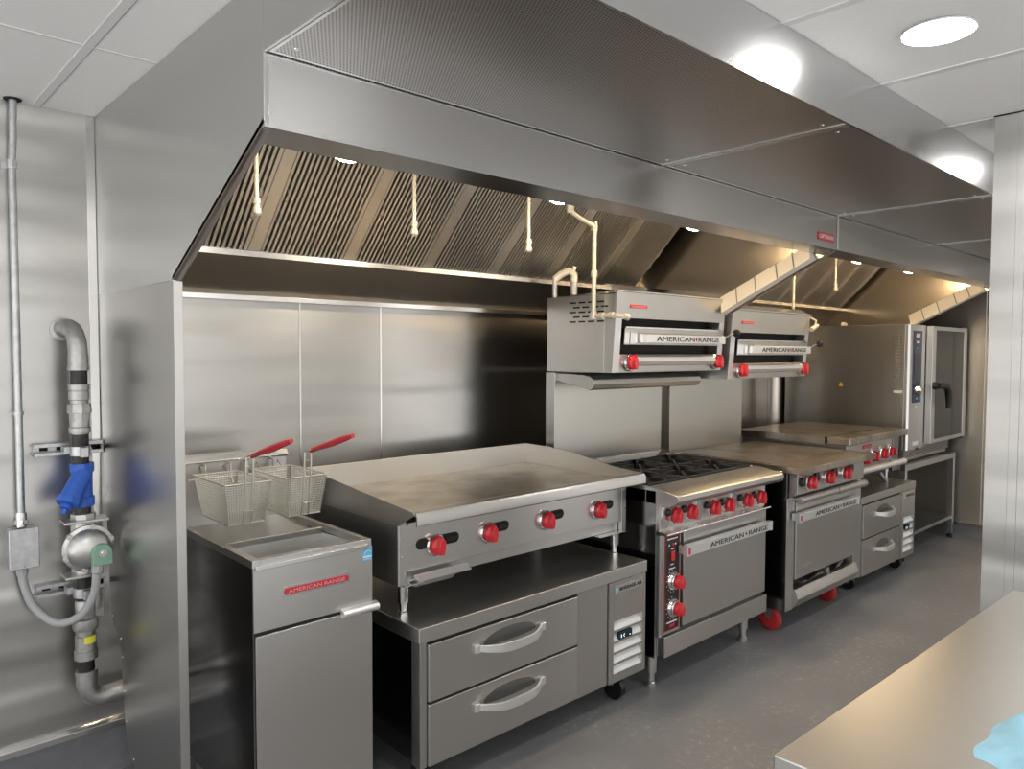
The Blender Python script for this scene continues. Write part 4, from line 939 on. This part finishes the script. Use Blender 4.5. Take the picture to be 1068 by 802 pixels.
# ------------------------------------------------------------------ combi oven and stand
co = thing('combi_oven', 'large stainless combi oven with glass door and blue control strip on an open stand', 'oven', (5.9, -.45, .80))
CX0, CX1, CF, CB = 5.318, 6.440, -.945, -.02
part('cabinet', MB().box(CX0, CX1, CF + .03, CB, .805, 1.708), 'panel_steel', co, .004)
part('front_frame', MB().prism([(CX0 + .001, CF + .03), (CX0 + .001, CF + .012), (CX0 + .014, CF), (5.63, CF), (5.63, CF + .0295), (CX0 + .05, CF + .0295)], 'z', .805, 1.708), 'steel_v', co, .002)
part('base_louvre', MB().box(CX0 + .03, CX1 - .03, CF + .06, CB - .02, .735, .8045), 'black', co)
lv = MB()
for i in range(5): lv.box(CX0 + .024, CX0 + .029, CF + .10, CF + .60, .742 + i * .012, .747 + i * .012)
for i in range(5): lv.box(CX0 + .08, CX1 - .08, CF + .054, CF + .0595, .742 + i * .012, .747 + i * .012)
part('louvre_slats', lv, 'steel', co)
cs = part('control_strip', MB().box(5.385, 5.555, CF - .004, CF - .0002, 1.145, 1.665), 'navy', co, .002, label='dark blue control strip')
part('touch_screen', MB().box(5.405, 5.535, CF - .006, CF - .0041, 1.30, 1.50), 'display', cs, .001)
part('logo_tile', MB().box(5.435, 5.505, CF - .0052, CF - .0041, 1.618, 1.645).box(5.44, 5.50, CF - .0052, CF - .0041, 1.575, 1.59), 'badge_white', cs)
part('small_print', MB().box(5.45, 5.49, CF - .0052, CF - .0041, 1.535, 1.542).box(5.455, 5.485, CF - .0052, CF - .0041, 1.168, 1.180), 'sticker', cs)
part('dial', MB().lathe((5.475, CF - .0041, 1.238), (0, -1, 0), [(0, .034), (.01, .032), (.03, .029), (.034, .024), (.035, .001)], 28), 'chrome', cs)
part('power_mark', MB().box(5.45, 5.485, CF - .001, CF - .0002, 1.105, 1.125).box(5.42, 5.53, CF - .001, CF - .0002, .835, .862), 'badge_white', co)
dd = part('door', MB().box(5.645, 5.722, CF - .045, CF - .0, .835, 1.703).box(6.365, CX1, CF - .045, CF, .835, 1.703).box(5.722, 6.365, CF - .045, CF, 1.672, 1.703).box(5.722, 6.365, CF - .045, CF, .835, .862), 'steel_v', co, .003)
part('door_glass', MB().box(5.722, 6.365, CF - .041, CF - .036, .862, 1.672), 'glass_dark', dd, label='dark tinted door glass')
rkx = MB()
for x in (5.80, 5.845, 5.90, 6.20, 6.25): rkx.box(x - .004, x + .004, CF - .0355, CF - .03, .87, 1.66)
part('rack_rails', rkx, 'chrome', dd)
part('door_inner', MB().box(5.722, 6.365, CF - .012, CF - .008, .862, 1.672), 'dark_side', dd)
part('door_hinge', MB().box(6.30, CX1 + .005, CF - .04, CF + .03, 1.7035, 1.712).cyl((CX1 - .015, CF - .02, .815), (CX1 - .015, CF - .02, .8345), .014), 'black', co)
dh = MB().cyl((5.69, CF - .046, 1.262), (5.69, CF - .075, 1.262), .028, .026, 20).tube([(5.69, CF - .075, 1.262), (5.74, CF - .09, 1.262), (5.80, CF - .095, 1.255), (5.835, CF - .10, 1.22), (5.85, CF - .10, 1.15), (5.848, CF - .098, 1.09)], [.020, .022, .026, .026, .023, .016], 14)
part('door_handle', dh, 'iron', dd, label='dark lever handle')
part('grommet', MB().cyl((CX0 + .19, CF + .005, .80), (CX0 + .19, CF + .005, .815), .018), 'black', co)
part('warning_mark', MB().prism([(-.485, 1.252), (-.447, 1.252), (-.466, 1.285)], 'x', CX0 - .001, CX0 - .0001), 'ochre', co, label='tiny yellow warning triangle')
tx = MB()
for i, z in enumerate([1.64 - .022 * k_ for k_ in range(16)]): tx.box(CX0 - .0006, CX0 - .0001, -.895, -.895 + (.05 if i % 3 else .03), z, z + .006)
part('side_print', tx, 'ink_grey', co)
part('side_label', MB().box(CX0 - .0008, CX0 - .0001, -.905, -.845, 1.215, 1.235), 'badge_white', co)

os_ = thing('oven_stand', 'open stainless stand with a low shelf under the combi oven', 'stand', (5.9, -.5, 0))
part('top_frame', MB().box(CX0 + .02, 6.42, CF + .012, CF + .052, .655, .70).box(CX0 + .02, 6.42, -.09, -.05, .655, .70).box(CX0 + .02, CX0 + .06, CF + .052, -.09, .655, .70).box(6.38, 6.42, CF + .052, -.09, .655, .70).box(CX0 + .04, 6.4, CF + .08, -.1, .7005, .734), 'steel', os_, .003)
for x, y in ((CX0 + .04, CF + .032), (6.40, CF + .032), (CX0 + .04, -.07), (6.40, -.07)):
    l = part('leg', MB().box(x - .02, x + .02, y - .02, y + .02, .035, .6545), 'steel_v', os_, .003)
    part('foot', MB().lathe((x, y, .0345), (0, 0, -1), [(0, .014), (.01, .014), (.012, .020), (.034, .021)], 14), 'black', l)
part('shelf', MB().box(CX0 + .02, 6.42, CF + .013, -.05, .160, .185), 'top_steel', os_, .003)
part('shelf_panel', MB().box(CX0 + .06, 6.38, -.058, -.052, .20, .65), 'steel', os_)

# ------------------------------------------------------------------ worktable in the foreground with a blue cloth
wt = thing('work_table', 'stainless work table in the foreground at the lower right of the aisle', 'table', (1.28, -2.9, 0))
part('tabletop', MB().prism([(.690, -2.378), (1.876, -2.405), (1.88, -3.10), (.700, -3.10)], 'z', .862, .900), 'table_steel', wt, .003)
part('front_apron', MB().box(.70, .704, -3.08, -2.39, .80, .861).box(.704, 1.86, -2.42, -2.416, .80, .861), 'steel', wt)
for x, y in ((.73, -2.44), (1.84, -2.46), (.73, -3.06), (1.84, -3.06)):
    part('leg', MB().cyl((x, y, .04), (x, y, .8615), .020, n=18).lathe((x, y, .04), (0, 0, -1), [(0, .018), (.02, .020), (.040, .014)], 14), 'chrome', wt)
part('under_shelf', MB().box(.72, 1.85, -3.07, -2.43, .26, .28), 'galv', wt, .002)
def cloth():
    m = MB(); nx, ny = 26, 20; random.seed(9)
    x0_, x1_, y0_, y1_ = .885, 1.19, -2.80, -2.588; vs = []
    for lay in (0, 1):
        for j in range(ny + 1):
            for i in range(nx + 1):
                u, v = i / nx, j / ny
                x = x0_ + (x1_ - x0_) * u + .012 * math.sin(7 * v + 1) + .006 * math.sin(15 * v); y = y0_ + (y1_ - y0_) * v + .010 * math.sin(6 * u) + .005 * math.sin(17 * u)
                e = min(u, 1 - u, v, 1 - v) * 8; e = min(1, e)
                z = .9006 + e * (.016 + .007 * math.sin(9 * u + 4 * v) + .006 * math.sin(13 * v - 5 * u) + .004 * math.sin(23 * u + 11 * v))
                vs.append((x, y, z if lay else .9003))
    W = nx + 1; N = W * (ny + 1); fs = []
    for j in range(ny):
        for i in range(nx):
            a = j * W + i; fs.append((a, a + W, a + W + 1, a + 1)); fs.append((N + a, N + a + 1, N + a + W + 1, N + a + W))
    bd_ = [i for i in range(nx)] + [nx + j * W for j in range(ny)] + [ny * W + nx - i for i in range(nx)] + [(ny - j) * W for j in range(ny)]
    for q in range(len(bd_)):
        a, b = bd_[q], bd_[(q + 1) % len(bd_)]; fs.append((a, b, N + b, N + a))
    return m.add(vs, fs)
single('cleaning_cloth', cloth(), 'cloth', 'crumpled light blue cloth lying on the work table', 'cloth', (1.03, -2.69, .9))

# ------------------------------------------------------------------ fire suppression drops
def nozzle_drop(x, y, z, label):
    t = thing('fire_nozzle_drop', label, 'fire suppression pipe', (x, y, z), 'fire nozzle pipes under the hoods')
    top = ZC - .031
    part('pipe', MB().cyl((x, y, top), (x, y, z + .05), .0075, n=12), 'drop_pipe', t)
    part('nozzle', MB().lathe((x, y, z + .055), (0, 0, -1), [(0, .009), (.002, .013), (.018, .013), (.02, .010), (.03, .010), (.032, .014), (.048, .015), (.055, .009)], 14), 'drop_pipe', t)
nozzle_drop(.665, -.65, 1.925, 'thin cream nozzle pipe hanging in the hood above the fryer')
nozzle_drop(1.262, -.65, 1.925, 'thin cream nozzle pipe hanging in the hood above the left half of the griddle')
nozzle_drop(1.845, -.65, 1.92, 'thin cream nozzle pipe hanging in the hood above the right half of the griddle')
nozzle_drop(4.305, -.65, 2.03, 'thin pale nozzle pipe in the far hood, nearer of its two')
nozzle_drop(4.77, -.65, 1.925, 'thin pale nozzle pipe in the far hood, farther of its two')
sd = thing('broiler_suppression_pipe', 'cream fire suppression pipe stepping down to the left side of the nearer broiler', 'fire suppression pipe', (2.26, -.65, 1.66))
part('pipe', MB().tube([(2.10, -.65, 2.28), (2.10, -.65, 2.15), (2.115, -.65, 2.118), (2.17, -.65, 2.10), (2.245, -.65, 2.082), (2.262, -.65, 2.065), (2.262, -.65, 1.68)], .0105, 12), 'drop_pipe', sd)
part('elbow', MB().cyl((2.10, -.65, 2.155), (2.10, -.65, 2.115), .016).cyl((2.262, -.65, 2.095), (2.262, -.65, 2.055), .015).cyl((2.262, -.65, 1.875), (2.262, -.65, 1.845), .0155).cyl((2.262, -.65, 1.69), (2.262, -.65, 1.655), .0155), 'drop_pipe', sd)
part('side_branch', MB().tube([(2.262, -.65, 1.668), (2.262, -.70, 1.668), (2.268, -.775, 1.668), (2.30, -.80, 1.665)], .010, 10).cyl((2.262, -.69, 1.668), (2.262, -.71, 1.668), .016).cyl((2.264, -.74, 1.668), (2.266, -.765, 1.668), .015).cyl((2.29, -.797, 1.665), (2.325, -.80, 1.66), .014, .016), 'drop_pipe', sd)
sd2 = thing('broiler_suppression_pipe', 'cream fire suppression pipe dropping to the right end of the farther broiler', 'fire suppression pipe', (4.18, -.65, 1.66))
part('pipe', MB().cyl((4.172, -.65, 2.28), (4.172, -.65, 1.757), .0085, n=12), 'drop_pipe', sd2)
part('side_branch', MB().tube([(4.172, -.65, 1.765), (4.172, -.70, 1.758), (4.172, -.80, 1.70), (4.150, -.80, 1.655)], .007, 10).cyl((4.19, -.80, 1.672), (4.11, -.80, 1.645), .012, .014), 'drop_pipe', sd2)
# gas hook-ups on top of the broilers
gh = thing('gas_fitting', 'tarnished brass gas fitting on pipes behind the nearer broiler', 'pipe fitting', (2.35, -.36, 1.78))
part('riser_pipe', MB().cyl((2.330, -.335, 1.64), (2.330, -.335, 1.87), .013).cyl((2.405, -.395, 1.786), (2.405, -.395, 1.86), .017), 'mall', gh)
part('elbow', MB().tube([(2.405, -.395, 1.85), (2.408, -.395, 1.885), (2.385, -.38, 1.905), (2.35, -.355, 1.885), (2.33, -.335, 1.86)], .019, 12).cyl((2.40, -.39, 1.89), (2.41, -.395, 1.925), .010), 'drop_pipe', gh)
gh2 = thing('gas_fitting', 'pale gas fitting lying on top of the combi oven near the farther broiler', 'pipe fitting', (5.5, -.3, 1.71))
part('pipe', MB().tube([(5.36, -.45, 1.7225), (5.46, -.42, 1.7225), (5.52, -.40, 1.7225)], .013, 10).cyl((5.40, -.438, 1.7225), (5.43, -.43, 1.7225), .0165).cyl((5.50, -.405, 1.7225), (5.52, -.40, 1.7225), .0165), 'drop_pipe', gh2)

# flue box behind between the riser and the combi oven
fb = thing('wall_gas_manifold', 'dark gas manifold pipes in the gap between the far broiler riser and the combi oven', 'pipe', (4.9, -.12, 1.2))
part('pipe', MB().cyl((4.98, -.10, .4), (4.98, -.10, 1.35), .045).cyl((4.98, -.10, 1.35), (4.98, -.002, 1.35), .04).cyl((4.98, -.10, 1.33), (4.98, -.10, 1.39), .05), 'warm_steel', fb)
part('bracket', MB().box(4.85, 5.15, -.045, -.002, 1.36, 1.40), 'black', fb)

# ------------------------------------------------------------------ camera, world, colour management
yaw, pitch, roll = math.radians(-42.8), math.radians(-2.51), math.radians(.19)
F = Vector((-math.sin(yaw) * math.cos(pitch), math.cos(yaw) * math.cos(pitch), math.sin(pitch)))
R0 = Vector((math.cos(yaw), math.sin(yaw), 0)); U0 = R0.cross(F)
R = R0 * math.cos(roll) + U0 * math.sin(roll); U = U0 * math.cos(roll) - R0 * math.sin(roll)
cam = bpy.data.cameras.new('camera'); co_ = bpy.data.objects.new('camera', cam); C.objects.link(co_)
mt = Matrix((R, U, -F)).transposed().to_4x4(); mt.translation = Vector((-.344, -2.914, 1.503)); co_.matrix_world = mt
cam.sensor_fit = 'HORIZONTAL'; cam.sensor_width = 36; cam.lens = 777.9 / 1068 * 36; cam.clip_start = .02
S.camera = co_
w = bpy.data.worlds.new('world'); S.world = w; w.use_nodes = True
wt_ = w.node_tree
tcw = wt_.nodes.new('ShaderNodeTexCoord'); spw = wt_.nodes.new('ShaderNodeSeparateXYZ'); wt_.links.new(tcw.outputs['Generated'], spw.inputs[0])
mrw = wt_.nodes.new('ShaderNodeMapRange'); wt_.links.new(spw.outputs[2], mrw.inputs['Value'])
for k_, x_ in zip(('From Min', 'From Max', 'To Min', 'To Max'), (-.25, .1, 2.2, 1.0)): mrw.inputs[k_].default_value = x_  # added fill light: world brighter below the horizon to lift the ceiling
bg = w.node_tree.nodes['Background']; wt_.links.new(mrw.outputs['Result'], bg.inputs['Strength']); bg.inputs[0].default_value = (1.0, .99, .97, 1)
S.view_settings.view_transform = 'Standard'; S.view_settings.look = 'None'; S.view_settings.exposure = 0.25
S.view_settings.gamma = 1; S.view_settings.use_curve_mapping = False
S.cycles.max_bounces = 10; S.cycles.diffuse_bounces = 5; S.cycles.glossy_bounces = 8; S.cycles.sample_clamp_indirect = 6
S.cycles.use_denoising = True; S.cycles.denoising_prefilter = 'ACCURATE'; S.cycles.caustics_reflective = True
